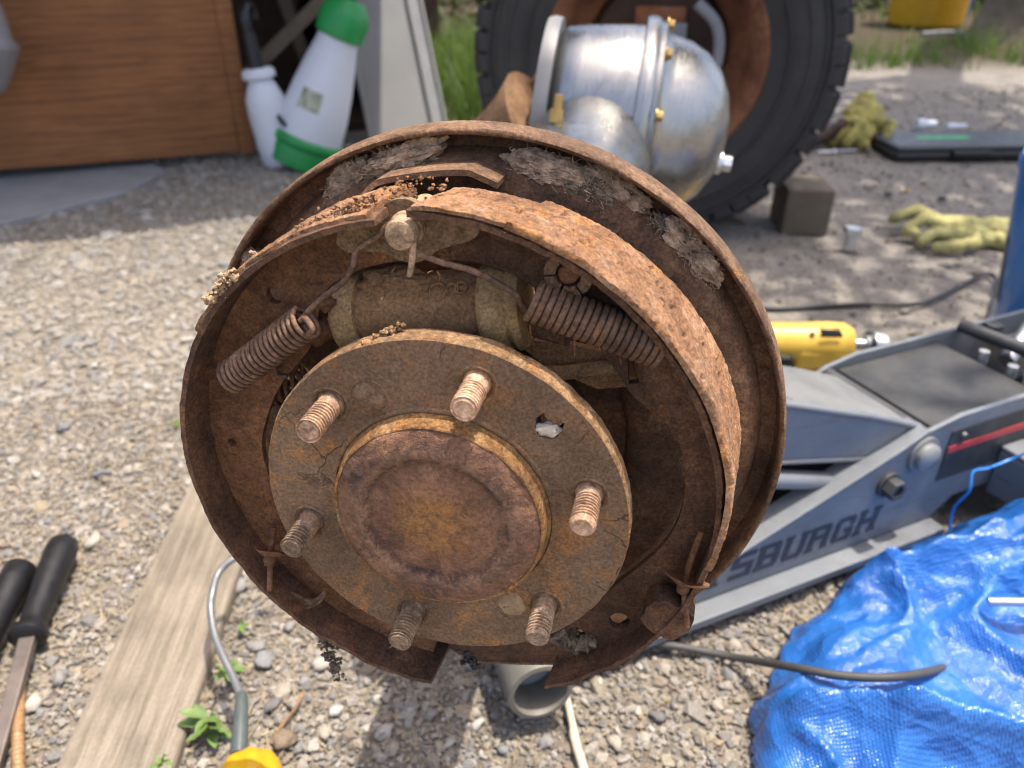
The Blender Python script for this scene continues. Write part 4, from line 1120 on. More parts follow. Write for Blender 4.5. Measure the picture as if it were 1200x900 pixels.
def text(body, size, mat, parent, m4, name, ext=0.0004, sx=1.0):
    cu = bpy.data.curves.new(name, 'FONT')
    cu.body = body; cu.size = size; cu.extrude = ext; cu.resolution_u = 3; cu.offset = size * 0.022
    o = bpy.data.objects.new(name, cu); COL.objects.link(o)
    bpy.context.view_layer.update()
    dg = bpy.context.evaluated_depsgraph_get()
    me = bpy.data.meshes.new_from_object(o.evaluated_get(dg))
    bpy.data.objects.remove(o); bpy.data.curves.remove(cu)
    me.materials.clear(); me.materials.append(mat)
    o = bpy.data.objects.new(name, me); COL.objects.link(o)
    o.parent = parent
    o.matrix_local = m4
    return o
FACE = Matrix(((1, 0, 0, 0), (0, 0, -1, 0), (0, 1, 0, 0), (0, 0, 0, 1)))
def slab_letters(word, h, adv, mat, parent, x0, z0, lean=0.14, rise=0.0):
    """block serif letters built from bars, on the plate's near face"""
    t = h * 0.24; w = adv * 0.84
    G_ = {'P': [(0,0,t,h),(0,h-t*.8,w,t*.8),(w-t,h*.42,t,h*.58),(0,h*.42,w,t*.7),(-t*.25,0,t*1.5,t*.5)], 'I': [(w*.5-t*.5,0,t,h),(w*.15,0,w*.7,t*.55),(w*.15,h-t*.55,w*.7,t*.55)],
          'T': [(w*.5-t*.5,0,t,h),(0,h-t*.8,w,t*.8),(w*.22,0,w*.56,t*.5),(0,h-t*1.3,t*.5,t*.8),(w-t*.5,h-t*1.3,t*.5,t*.8)],
          'S': [(0,0,w,t*.8),(0,h*.5-t*.4,w,t*.8),(0,h-t*.8,w,t*.8),(w-t,t*.5,t,h*.45),(0,h*.5,t,h*.42)],
          'B': [(0,0,t,h),(-t*.25,0,w,t*.75),(-t*.25,h-t*.75,w*.95,t*.75),(0,h*.5-t*.35,w*.9,t*.7),(w-t,t*.4,t,h*.42),(w-t*1.1,h*.52,t,h*.40)],
          'U': [(0,t*.5,t,h-t*.5),(w-t,t*.5,t,h-t*.5),(t*.3,0,w-t*.6,t*.8),(-t*.25,h-t*.5,t*1.5,t*.5),(w-t*1.25,h-t*.5,t*1.5,t*.5)],
          'R': [(0,0,t,h),(-t*.25,0,t*1.5,t*.5),(-t*.25,h-t*.75,w*.95,t*.75),(w-t*1.1,h*.5,t,h*.42),(0,h*.44,w*.9,t*.7),(w-t*1.05,0,t,h*.48),(w-t*.6,0,t*.7,t*.5)],
          'G': [(0,t*.5,t,h-t),(t*.3,0,w-t*.6,t*.8),(t*.3,h-t*.8,w-t*.6,t*.8),(w-t,h-t*1.6,t,t*1.2),(w-t,t*.4,t,h*.42),(w*.5,h*.38,w*.5,t*.65)],
          'H': [(0,0,t,h),(w-t,0,t,h),(0,h*.5-t*.4,w,t*.8),(-t*.25,0,t*1.5,t*.5),(w-t*1.25,0,t*1.5,t*.5),(-t*.25,h-t*.5,t*1.5,t*.5),(w-t*1.25,h-t*.5,t*1.5,t*.5)]}
    for i, ch in enumerate(word):
        V, F = [], []
        for q, (bx, bz, bw, bh) in enumerate(G_[ch]):
            k = len(V)
            dy = -.0006 - 0.00004 * q
            for (x, z) in ((bx, bz), (bx + bw, bz), (bx + bw, bz + bh), (bx, bz + bh)):
                V.append(Vector((x0 + i * adv + x + z * lean, dy, z0 + z + i * adv * rise)))
            F.append((k, k + 1, k + 2, k + 3))
        ob('letter', V, F, mat, parent)
LX = .0125
slab_letters('PITTSBURGH', 0.033, 0.0335, M['letter'], near, -.106, .043, 0.16)
ob('pivot_bolt', *xf(lathe([(0, .014), (.012, .013), (.0155, .010), (.0155, .004), (.021, .0035), (.021, 0)], 32), Matrix.Translation((.268, 0, .132)) @ Matrix.Rotation(R(90), 4, 'X')), M['jack_arm'], jack, 40)
hb = ob('hex_bolt', *xf(merge(plate(hexpts(.012), [circle(0, 0, .0065, 16)], .004, .016), lathe([(.015, 0), (.015, .004), (0, .004)], 24), lathe([(.0065, .0041), (.0062, .012), (0, .012)], 16)), Matrix.Translation((.226, 0, .105)) @ Matrix.Rotation(R(90), 4, 'X')), M['dark_steel'], jack, 30, 0.0006)
for (x, z) in ((.325, .140), (.45, .150)):
    ob('rivet', *xf(lathe([(0, .005), (.004, .0045), (.0055, 0)], 16), Matrix.Translation((x, 0, z)) @ Matrix.Rotation(R(90), 4, 'X')), M['dark_steel'], jack, 40)
ob('decal', *box(.305, .50, -.0012, -.0004, .085, .150), M['jack_dark'], near)
ob('decal_stripe', *box(.306, .50, -.0022, -.0013, .122, .130), M['red'], near)
ob('top_cover', *box(.285, .455, .008, .148, .150, .156), M['jack_dark'], jack, None, 0.002)
ob('cross_bar', *cyl((.505, .007, .176), (.49, .149, .172), .0085, None, 20), M['dark_steel'], jack, 40)
ob('hinge_rod', *cyl((.272, .007, .150), (.272, .149, .150), .009, None, 20), M['dark_steel'], jack, 40)
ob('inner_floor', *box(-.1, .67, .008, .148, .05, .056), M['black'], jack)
ob('handle_socket', *merge(cyl((.60, .10, .15), (.80, .10, .20), .026, .024, 24)), M['steel'], jack, 40)
ob('ram_rod', *cyl((.50, .085, .15), (.56, .105, .178), .010, None, 18), M['steel'], jack, 40)
ob('rear_plate', *box(.56, .68, .008, .148, .135, .140), M['jack_arm'], jack, None, 0.002)
for x, y in ((.462, .03), (.466, .055), (.468, .095)):
    ob('cap_screw', *cyl((x, y, .150), (x, y, .166), .006, None, 12), M['galv'], jack, 40)
ob('cover_bolt', *xf(plate(hexpts(.012), [], 0, .010), Matrix.Translation((.545, .142, .157))), M['dark_steel'], jack, None, 0.001)
ob('wheel_bracket', *merge(box(.40, .62, -.10, -.001, .100, .106), box(.40, .406, -.10, -.001, .04, .0995), box(.4065, .62, -.10, -.094, .05, .0995)), M['jack'], jack, None, 0.003)
ob('bracket_bolt', *xf(plate(hexpts(.013), [], 0, .022), Matrix.Translation((.55, -.06, .106))), M['black_plastic'], jack, None, 0.001)
ob('caster_wheel', *cyl((.52, -.065, .036), (.52, -.035, .036), .034, None, 28), M['dark_steel'], jack, 40)
ob('front_wheel', *cyl((-.10, .012, .030), (-.10, .144, .030), .028, None, 28), M['dark_steel'], jack, 40)
# lifting arm
def armsec(x, zt, hh, y0, y1): return [Vector((x, y0, zt - hh)), Vector((x, y0, zt)), Vector((x, y1, zt)), Vector((x, y1, zt - hh))]
secs = [armsec(.272, .156, .030, .018, .138), armsec(.20, .186, .052, .020, .136), armsec(.06, .236, .070, .026, .130), armsec(-.10, .285, .060, .034, .122), armsec(-.24, .315, .045, .044, .112)]
V_, F_ = [], []
for s_ in secs: V_ += s_
for i in range(len(secs) - 1):
    for k in range(4):
        a, b = 4*i + k, 4*i + (k+1) % 4
        F_.append((a, b, b + 4, a + 4))
F_ += [(3, 2, 1, 0), tuple(len(V_) - 4 + k for k in range(4))]
arm = ob('lifting_arm', V_, F_, M['jack_arm'], jack, 30, 0.006)
def off(dy, dz, idx): return [s_[idx] + Vector((0, dy, dz)) for s_ in secs]
ob('arm_edge', *tube(off(-.002, .0, 1), .004, 8), M['jack'], arm, 50)
ob('arm_edge', *tube(off(-.002, .0, 0), .003, 8), M['grey_rail'], arm, 50)
ob('arm_cheek', *merge(*[( [secs[i][0] + Vector((0, -.003, .004)), secs[i+1][0] + Vector((0, -.003, .004)), secs[i+1][1] + Vector((0, -.003, -.004)), secs[i][1] + Vector((0, -.003, -.004))], [(0, 1, 2, 3)]) for i in range(len(secs) - 1)]), M['jack'], arm)
ob('link_rod', *tube([Vector((.25, .02, .085)), Vector((.05, .025, .15)), Vector((-.2, .03, .24))], .010, 12), M['jack'], jack, 50)
ob('saddle', *xf(lathe([(0, .0), (.032, 0), (.036, .008), (.036, .016), (.028, .018), (0, .012)], 28), Matrix.Translation((-.225, .078, .318))), M['dark_steel'], jack, 40)

# ================================================================== blue tarpaulin
m = NT('blue_woven_tarp')
v = m.coord()
wv1 = m.n('TexWave', {'wave_type': 'BANDS', 'bands_direction': 'X'}, Vector=v, Scale=130.0, Distortion=0.8)
wv2 = m.n('TexWave', {'wave_type': 'BANDS', 'bands_direction': 'Y'}, Vector=v, Scale=130.0, Distortion=0.8)
n1 = m.noise(v, 9, 4, 0.6)
base = m.ramp(n1, [(0.3, (0.010, 0.08, 0.30)), (0.55, (0.018, 0.125, 0.42)), (0.75, (0.035, 0.18, 0.52))])
m.set(Base_Color=base, Roughness=0.24, Specular_IOR_Level=0.7)
cr_ = m.n('TexVoronoi', {'feature': 'F1'}, Vector=m.mix(0.03, v, m.n('TexNoise', Vector=v, Scale=25.0).outputs[1], 'ADD'), Scale=42.0).outputs[0]
h_ = m.math('ADD', m.math('MULTIPLY', m.math('MULTIPLY', wv1.outputs[0], wv2.outputs[0]), 0.10), m.math('ADD', m.math('MULTIPLY', cr_, 1.0), m.math('MULTIPLY', m.noise(v, 160, 3, 0.6), 0.35)))
m.bump(h_, 0.0044)
M['tarp'] = m.m
edge_px = [(872, 930), (872, 880), (884, 830), (900, 790), (925, 745), (955, 715), (1000, 682), (1035, 655), (1070, 637), (1110, 625), (1150, 621), (1210, 618), (1290, 612)]
edge_w = [G(*p) for p in edge_px]
out_w = [G(1330, 640), G(1400, 760), G(1300, 960), G(1000, 1000)]
poly = [(p.x, p.y) for p in edge_w + [Vector((0.95, 0.62, 0)), Vector((0.95, 0.30, 0)), Vector((0.20, 0.30, 0))]]
def sd_poly(x, y):
    d = 1e9; ins = False
    n = len(poly)
    for i in range(n):
        x1, y1 = poly[i]; x2, y2 = poly[(i + 1) % n]
        ex_, ey_ = x2 - x1, y2 - y1
        t = max(0, min(1, ((x - x1) * ex_ + (y - y1) * ey_) / (ex_ * ex_ + ey_ * ey_)))
        d = min(d, math.hypot(x - x1 - t * ex_, y - y1 - t * ey_))
        if (y1 > y) != (y2 > y) and x < (x2 - x1) * (y - y1) / (y2 - y1) + x1: ins = not ins
    return d if ins else -d
def ridged(p, s, o=4):
    r = 0; a = 1; f = s; t = 0
    for i in range(o):
        r += a * (1 - abs(mnoise.noise(p * f + Vector((i * 7.3, 0, 0)))) * 2.2); t += a
        a *= 0.48; f *= 2.07
    return r / t
V_, F_, idx = [], [], {}
st_ = 0.0028
nx, ny = int(0.80 / st_), int(0.60 / st_)
for j in range(ny + 1):
    for i in range(nx + 1):
        x, y = 0.14 + i * st_, 0.30 + j * st_
        wob = 0.012 * mnoise.noise(Vector((x * 14, y * 14, 3))) + 0.006 * mnoise.noise(Vector((x * 45, y * 45, 8)))
        d = sd_poly(x, y) + wob
        if d < 0: continue
        e = 1 - math.exp(-d / 0.030)
        q = Vector((x * 1.0 + 0.10 * mnoise.noise(Vector((x * 5, y * 5, 0))), y * 1.25 + 0.10 * mnoise.noise(Vector((x * 5, y * 5, 9))), 0))
        big_ = ridged(q, 3.7, 1)
        mid_ = ridged(q + Vector((3, 1, 0)), 9.5, 1)
        vd = mnoise.voronoi(q * 22 + Vector((mnoise.noise(q * 9), mnoise.noise(q * 9 + Vector((4, 0, 0))), 0)))[0]
        fine = (vd[1] - vd[0])
        pl_ = 0.0
        for (an, so) in ((0.5, 0.0), (1.7, 5.0), (2.6, 9.0)):
            ca_, sa_ = math.cos(an), math.sin(an)
            w_ = Vector(((q.x * ca_ + q.y * sa_) * 3.2, (q.y * ca_ - q.x * sa_) * 15.0, so))
            k_m = max(0.0, mnoise.noise(q * 5.0 + Vector((so, 2.0, 0))) + 0.25)
            pl_ += k_m * (1 - min(1.0, abs(mnoise.noise(w_)) * 3.2))
        hh = 0.004 + e * (0.030 + 0.016 * pl_ + 0.062 * max(0, big_) ** 1.6 + 0.022 * max(0, mid_) ** 2 + 0.012 * fine)
        hh = max(hh, 0.003)
        idx[(i, j)] = len(V_)
        V_.append(Vector((x + 0.010 * e * mnoise.noise(q * 12), y + 0.010 * e * mnoise.noise(q * 12 + Vector((5, 0, 0))), hh)))
for j in range(ny):
    for i in range(nx):
        c4 = [idx.get(k) for k in ((i, j), (i + 1, j), (i + 1, j + 1), (i, j + 1))]
        if None not in c4: F_.append(tuple(c4))
tp = ob('blue_tarp', V_, F_, M['tarp'], None, 180)
sol = tp.modifiers.new('thick', 'SOLIDIFY'); sol.thickness = 0.0008
tag(tp, 'crumpled shiny blue tarpaulin heaped at the lower right', 'tarp')

TK = {k: V_[i].z for k, i in idx.items()}
def on_tarp(px, py, lift):
    z = .05
    for _ in range(6):
        p = G(px, py, z)
        k = (int(round((p.x - 0.14) / st_)), int(round((p.y - 0.30) / st_)))
        z = 0.5 * z + 0.5 * (max(TK.get((k[0] + a, k[1] + b), 0.0) for a in (-2, 0, 2) for b in (-2, 0, 2)) + lift)
    return G(px, py, z)
# grey hose lying from under the brake onto the tarp
M['grey_rubber'] = plain('grey_rubber', (0.05, 0.048, 0.042), 0.6, 0, 0.2, 30)
hz = [G(640, 745, .012), G(720, 750, .012), G(790, 757, .012), G(860, 770, .014)] + [on_tarp(x, y, .012) for x, y in ((930, 782), (980, 791), (1030, 794), (1070, 791))] + [on_tarp(1104, 783, -.004), on_tarp(1120, 778, -.02)]
o = ob('grey_cable', *tube(catmull(hz, 6), .0038, 12), M['grey_rubber'], None, 60)
tag(o, 'thick grey rubber cable running from the gravel onto the blue tarp', 'cable')
o = ob('steel_rod', *cyl(on_tarp(1158, 705, .012), on_tarp(1245, 706, .02), .004), M['steel'], None, 60)
tag(o, 'thin bright steel rod lying on the blue tarp', 'rod')
# ---- grey tube under the brake
pt0, pt1 = G(632, 812, .030), None
pd_ = Vector((-0.25, 1.0, 0.10)).normalized()
p0_ = AT(634, 812, G(634, 846).y + .005)
M['grey_tube'] = plain('grey_steel_tube', (0.16, 0.148, 0.122), 0.55, 0.2, 0.2, 12, 0.0004, 200)
pipe = thing('steel_tube', 'short grey steel tube on the gravel below the brake, open end forward', 'steel tube', matrix=along(G(634, 812, .050), Vector((-0.25, 0.90, -0.11))))
ob('tube_wall', *lathe([(.0285, .0), (.0295, .002), (.0295, .22), (.022, .22), (.0225, .05), (.0235, .002), (.0245, -.0005)], 48, None, True), M['grey_tube'], pipe, 40)
ob('plug', *lathe([(0, .030), (.012, .030), (.0222, .034)], 32), M['concrete'], pipe, 40)
# ---- pale stick
o = ob('stick', *tube(catmull([G(664, 818, .006), G(671, 850, .010), G(674, 868, .008), G(682, 895, .008), G(690, 925, .008)], 6), [.0035] * 8 + [.0042] * 17, 8, True, .15), plain('pale_stick', (0.50, 0.42, 0.31), .85, 0, .2, 60), None, 60)
tag(o, 'thin pale bare stick lying on the gravel below the steel tube', 'stick')
# ---- brown twigs
M['twig'] = plain('brown_twig', (0.22, 0.13, 0.07), .9, 0, .3, 80)
o = ob('twig', *tube(catmull([G(356, 810, .006), G(345, 832, .012), G(330, 850, .010), G(318, 872, .006)], 6), [.0016] * 19, 6, True, .3), M['twig'], None, 60)
tag(o, 'brown twig on the gravel right of the yellow handle', 'twig')

# ================================================================== plank on the ground, lower left
m = NT('weathered_plank')
v = m.coord()
sv = m.scalevec(v, (1.2, 16, 16))
w = m.n('TexWave', {'wave_type': 'BANDS', 'bands_direction': 'Y'}, Vector=sv, Scale=1.3, Distortion=7, Detail=5, Detail_Scale=1.2)
gr = m.noise(m.scalevec(v, (2.5, 60, 60)), 8, 6, 0.7)
kn = m.noise(m.scalevec(v, (1, 1.8, 1)), 16, 3, 0.5)
base = m.ramp(m.math('ADD', m.math('MULTIPLY', w.outputs[0], 0.12), m.math('MULTIPLY', gr, 0.88)), [(0.28, (0.125, 0.100, 0.072)), (0.5, (0.215, 0.178, 0.132)), (0.7, (0.285, 0.242, 0.188))])
base = m.mix(0.55, base, m.ramp(kn, [(0.35, 0.55), (0.6, 1.12)]), 'MULTIPLY')
base = m.mix(0.6, base, m.ramp(m.noise(v, 300, 4, .7), [(0.3, 0.75), (0.7, 1.2)]), 'MULTIPLY')
m.set(Base_Color=base, Roughness=0.9)
m.bump(m.math('ADD', gr, m.math('MULTIPLY', w.outputs[0], 0.5)), 0.0016)
pa, pb = G(150, 925, .016), G(258, 640, .016)
pe = (pb - pa); pe.z = 0
pl_l = pe.length
pe.normalize()
plank = ob('plank', *box(-.05, .62, -.030, .068, 0.0, .024), m.m, None, None, 0.004)
plank.location = (pa.x, pa.y, -0.008)
plank.rotation_euler = (0, 0, math.atan2(pe.y, pe.x))
tag(plank, 'weathered bare wooden plank lying on the gravel at lower left', 'plank')

# ---- bent grey rod tool with yellow handle lying across the plank
M['yellow'] = plain('yellow_plastic', (0.55, 0.30, 0.012), 0.4, 0, 0.12, 20)
M['yellow_tool'] = plain('yellow_tool_plastic', (0.62, 0.40, 0.06), 0.45, 0, 0.15, 20)
M['rod_grey'] = plain('grey_rod_coating', (0.16, 0.165, 0.165), 0.35, 0.3, 0.15, 60)
M['rod_dark'] = plain('dark_green_sleeve', (0.07, 0.085, 0.08), 0.4, 0, 0.2, 60)
rt = thing('hook_tool', 'bent grey rod tool with ribbed yellow handle beside the plank', 'hand tool')
rp = [G(330, 640, .085), G(300, 645, .085), G(272, 656, .085), G(256, 672, .080), (G(249, 695, .075)), G(247, 715, .068), G(252, 745, .060), G(262, 770, .055), G(274, 795, .050), G(283, 818, .048)]
ob('rod', *tube(catmull(rp, 6), .0036, 12), M['rod_grey'], rt, 60)
ob('sleeve', *tube([G(283, 814, .048), G(283, 822, .048), G(282, 850, .046), G(280, 884, .042)], [.0048, .0056, .0064, .0066], 16), M['rod_dark'], rt, 60)
ha, hb_ = G(281, 878, .040), G(318, 930, .034)
hd = Vector((0.5, -0.8, 0)).normalized()
hc_ = G(297, 898, .030)
yh = thing_parts = ob('handle', *xf(lathe([(0, -.004), (.012, -.002), (.020, .004), (.025, .014), (.027, .03), (.027, .08), (.02, .10), (0, .104)], 40, lambda p, i: Vector((p.x * (1 + .06 * math.cos(7 * math.atan2(p.y, p.x))), p.y * (1 + .06 * math.cos(7 * math.atan2(p.y, p.x))), p.z))), along(G(292, 888, .032), Vector((0.28, -0.9, -0.10)))), M['yellow'], rt, 60)

# ---- pry bar with black handle, second black handle, coiled cable
pry = thing('pry_bar', 'flat steel pry bar with a black plastic handle at the left', 'pry bar')
M['bar_steel'] = plain('brown_bar_steel', (0.16, 0.13, 0.11), 0.45, 0.5, 0.3, 30)
h0_, h1_ = G(76, 634, .026), G(34, 742, .022)
ob('handle', *xf(lathe([(0, 0), (.010, .001), (.0155, .006), (.0168, .02), (.0160, .05), (.0135, .085), (.0128, .115), (.0135, .125), (.0175, .129), (.0175, .136), (.013, .139), (0, .139)], 28), along(h0_, h1_ - h0_)), M['black_plastic'], pry, 50)
t1 = G(36, 738, .022); t2 = G(6, 850, .014); t3 = G(-15, 920, .010)
d_ = (t3 - t1).normalized(); sx = Vector((d_.y, -d_.x, 0)).normalized()
V_, F_ = [], []
for p, w_, t in ((t1, .0075, .005), (t2, .0065, .0045), (t3, .007, .004)):
    V_ += [p - sx * w_ - Vector((0, 0, t)), p + sx * w_ - Vector((0, 0, t)), p + sx * w_ + Vector((0, 0, t)), p - sx * w_ + Vector((0, 0, t))]
for i in range(2):
    for k in range(4):
        a, b = 4*i + k, 4*i + (k+1) % 4
        F_.append((a, b, b + 4, a + 4))
F_ += [(3, 2, 1, 0), (8, 9, 10, 11)]
ob('shaft', V_, F_, M['bar_steel'], pry, None, 0.0015)
h0_, h1_ = G(26, 662, .024), G(-14, 745, .020)
pry2 = thing('tool_handle', 'black tool handle cut off by the left edge, beside the pry bar', 'tool', matrix=along(h0_, h1_ - h0_))
ob('grip', *lathe([(0, 0), (.010, .001), (.016, .006), (.0165, .03), (.015, .06), (.0155, .11), (.017, .116), (.012, .12), (0, .12)], 28), M['black_plastic'], pry2, 50)
ob('shaft', *cyl((0, 0, .1195), (0, 0, .26), .005), M['bar_steel'], pry2, 50)
cp = catmull([G(24, 792, .010), G(22, 830, .010), G(21, 870, .010), G(22, 930, .010)], 40)
rr_ = [.0046 + .0009 * (1 if (i // 2) % 2 else 0) for i in range(len(cp))]
o = ob('spring_conduit', *tube(cp, rr_, 12), plain('brown_coil_conduit', (0.30, 0.17, 0.08), .6, .2, .5, 200), None, 40)
tag(o, 'ribbed brown coil conduit lying beside the pry bar shaft', 'conduit')

# ================================================================== things on the lot, right background
# drill
dg_ = thing('power_drill', 'yellow and black corded drill lying on the lot behind the jack', 'drill')
da, db = G(884, 398, .045), G(1000, 400, .045)
ddx = (db - da).normalized()
DRM = Matrix(((ddx.x, -ddx.y, 0, da.x), (ddx.y, ddx.x, 0, da.y), (0, 0, 1, .040), (0, 0, 0, 1)))
dg_.matrix_world = DRM
Ld = (db - da).length
RX = Matrix.Rotation(R(90), 4, 'Y')
ob('body', *xf(lathe([(0, -.06), (.026, -.058), (.030, -.05), (.032, 0), (.0325, Ld * .45), (.034, Ld * .7), (.033, Ld * .88), (.026, Ld * .97), (.014, Ld), (0, Ld)], 36, lambda p, i: Vector((p.x * 1.05, p.y, p.z))), RX), M['yellow_tool'], dg_, 50)
ob('gear_case', *box(Ld * .38, Ld * .93, -.034, .0, -.034, .006), M['yellow_tool'], dg_, None, 0.010, 3)
ob('grip_panel', *box(-.02, Ld * .36, -.040, -.004, -.032, -.004), M['black_plastic'], dg_, None, 0.008, 3)
for k in range(4):
    ob('vent_slot', *box(Ld * .60, Ld * .80, -.030 + .006 * k, -.0275 + .006 * k, .0265 + .0012 * k, .0315 + .0008 * k), M['black_plastic'], dg_)
ob('screw_recess', *cyl((Ld * .52, -.020, .022), (Ld * .52, -.022, .029), .004), M['black_plastic'], dg_, 50)
ob('chuck_shaft', *xf(lathe([(.009, Ld - .004), (.009, Ld + .022), (0, Ld + .022)], 20), RX), M['steel'], dg_, 40)
ob('chuck_head', *xf(lathe([(0, Ld + .018), (.016, Ld + .02), (.020, Ld + .034), (.017, Ld + .05), (0, Ld + .055)], 28), RX), M['galv'], dg_, 50)
ob('chuck_ring', *xf(lathe([(.021, Ld + .022), (.0215, Ld + .026), (.021, Ld + .030)], 28), RX), M['black_plastic'], dg_, 50)
cd_ = [G(840, 355, .006), G(900, 362, .006), G(960, 360, .006), G(1010, 357, .006), G(1070, 357, .006), G(1100, 348, .006), G(1135, 330, .008), G(1158, 321, .012), G(1168, 330, .012), G(1164, 355, .012), G(1152, 385, .010), G(1140, 400, .008)]
o = ob('extension_cable', *tube(catmull(cd_, 8), .0042, 10), M['black_plastic'], None, 60)
tag(o, 'black power cord curving across the lot behind the drill', 'cord')
# blue canister
M['blue'] = plain('blue_paint', (0.02, 0.19, 0.56), 0.35, 0, 0.1, 10, 0, 200, 0.5, 0.3)
bcp = G(1226, 408)
can = thing('blue_canister', 'tall blue metal canister at the right edge beside the gloves', 'canister', matrix=along((bcp.x, bcp.y, 0), Vector((-0.15, 0.0, 1))))
ob('can_body', *lathe([(0, 0), (.082, 0), (.085, .004), (.085, .305), (.083, .320), (.074, .328), (0, .33)], 48), M['blue'], can, 40)
ob('can_lid', *lathe([(.0835, .310), (.0870, .312), (.0875, .324), (.083, .3325), (.07, .336), (0, .337)], 48), M['blue'], can, 40)
lb = []
for i in range(10):
    for z in (.09, .20):
        a = R(-78 + i * 5)
        lb.append(Vector((.0857 * math.cos(a), .0857 * math.sin(a), z)))
ob('can_label', lb, [(2*i, 2*i+2, 2*i+3, 2*i+1) for i in range(9)], M['rod_dark'], can, 60)
ob('rivet', *xf(lathe([(0, .003), (.004, .002), (.005, 0)], 12), along(Vector((-.078, -.036, .21)), Vector((-.9, -.42, 0)))), M['steel'], can, 50)
# gloves
M['glove'] = plain('yellow_green_glove', (0.36, 0.325, 0.125), 0.85, 0, 0.5, 45, 0.0015, 300)
M['glove_old'] = plain('dirty_yellow_glove', (0.34, 0.29, 0.08), 0.85, 0, 0.8, 30, 0.002, 250)
def capsules(segs):
    parts = []
    for (a, ra, b, rb) in segs:
        a, b = Vector(a), Vector(b)
        d = (b - a); L = d.length
        prof = [(0, -ra)] + [(ra * math.cos(t), ra * math.sin(t)) for t in (-1.1, -.6, 0)] + [(rb * math.cos(t), L + rb * math.sin(t)) for t in (0, .6, 1.1)] + [(0, L + rb)]
        parts.append(xf(lathe(prof, 14), along(a, d)))
    return merge(*parts)
def soft(name, segs, mat, parent, vox=0.004, amp=0.004, seed=0):
    V, F = capsules(segs)
    o = ob(name, V, F, mat, parent)
    r = o.modifiers.new('remesh', 'REMESH'); r.mode = 'VOXEL'; r.voxel_size = vox; r.use_smooth_shade = True
    s = o.modifiers.new('smooth', 'SMOOTH'); s.factor = .5; s.iterations = 3
    tx = bpy.data.textures.new('fold_' + name, 'CLOUDS'); tx.noise_scale = 0.02; tx.noise_depth = 2
    d = o.modifiers.new('fold', 'DISPLACE'); d.texture = tx; d.strength = amp; d.mid_level = .5; d.texture_coords = 'LOCAL'
    return o
gp = G(1112, 282)
gl = thing('work_glove', 'pale yellow green work glove crumpled on the lot left of the blue canister', 'glove', (gp.x, gp.y, 0), R(-8))
gl.scale = (1.0, 1.15, 1.25)
soft('palm', [((-.02, .035, .018), .018, (.05, .03, .020), .020), ((-.02, .0, .022), .018, (.05, .0, .024), .020), ((-.01, -.03, .018), .016, (.05, -.025, .018), .018), ((-.02, .018, .026), .012, (.05, .014, .028), .014)], M['glove'], gl, .003, .009)
for pts_ in (((-.01, .055, .016), (-.06, .072, .030), (-.105, .066, .018)), ((-.015, .030, .024), (-.07, .040, .042), (-.115, .030, .030)), ((-.015, .005, .024), (-.065, .004, .038), (-.100, -.010, .018), (-.070, -.030, .014)),
             ((-.01, -.025, .018), (-.055, -.040, .026), (-.085, -.060, .014)), ((.035, -.035, .018), (.02, -.075, .022), (-.03, -.088, .018), (-.06, -.080, .012))):
    soft('finger', [(pts_[k], .0125 - .001 * k, pts_[k + 1], .0118 - .001 * k) for k in range(len(pts_) - 1)], M['glove'], gl, .0026, .005)
soft('cuff', [((.05, .04, .018), .014, (.115, .045, .016), .014), ((.05, .02, .026), .014, (.12, .02, .026), .015), ((.05, -.005, .026), .014, (.12, -.01, .024), .015), ((.05, -.03, .016), .014, (.115, -.04, .014), .014)], M['glove'], gl, .0026, .010)
gp = G(1000, 170)
gl = thing('work_glove', 'dirty mustard yellow glove bunched up beside the tyre', 'glove', (gp.x, gp.y, 0), R(12))
gl.scale = (1.35, 1.35, 1.5)
soft('palm', [((-.05, .0, .02), .028, (.04, .02, .05), .035), ((-.02, -.03, .02), .026, (.05, .0, .03), .03), ((.0, .02, .06), .026, (.03, .03, .085), .022)], M['glove_old'], gl, .003, .012)
soft('finger', [((-.03, -.02, .02), .017, (-.02, -.07, .014), .014)], M['glove_old'], gl, .003, .006)
soft('finger', [((-.04, .0, .04), .018, (-.12, -.02, .016), .014)], M['dark_wood'], gl, .003, .006)
soft('finger', [((.03, .0, .03), .017, (.09, .02, .018), .015)], M['glove_old'], gl, .003, .006)
soft('finger', [((.02, -.01, .05), .014, (.05, -.05, .05), .012), ((.05, -.05, .05), .012, (.03, -.07, .02), .011)], M['glove_old'], gl, .003, .006)
soft('finger', [((-.02, -.01, .05), .013, (-.03, -.06, .055), .012), ((-.03, -.06, .055), .012, (-.06, -.06, .02), .011)], M['glove_old'], gl, .003, .006)
# bolt standing
bp_ = G(994, 294)
bo = thing('hex_bolt', 'bright zinc bolt standing on its end on the lot', 'bolt', matrix=along((bp_.x, bp_.y, 0.002), Vector((.06, .10, 1))))
ob('bolt_shank', *lathe([(0, 0), (.012, 0), (.0125, .002), (.0125, .036), (0, .036)], 24), M['galv'], bo, 40)
ob('bolt_head', *plate(hexpts(.020), [], .0365, .050), M['galv'], bo, None, 0.001)
# wooden block
bk = G(942, 276)
blkt = thing('timber_block', 'short dark timber block on end chocking the tyre', 'timber block', (bk.x, bk.y, 0), R(-4))
ob('block', *box(-.052, .052, 0, .13, 0, .105), M['old_wood'], blkt, None, 0.004)
bk2 = G(893, 262)
o = ob('timber_wedge', *plate([(0, 0), (.13, 0), (.13, .05), (.02, .012)], [], -.045, .045), M['old_wood'], None, None, .003)
o.matrix_world = Matrix.Translation((bk2.x - .02, bk2.y + .03, 0)) @ Matrix.Rotation(R(160), 4, 'Z') @ Matrix.Rotation(R(90), 4, 'X')
tag(o, 'small timber wedge pushed under the tyre beside the block', 'wedge')
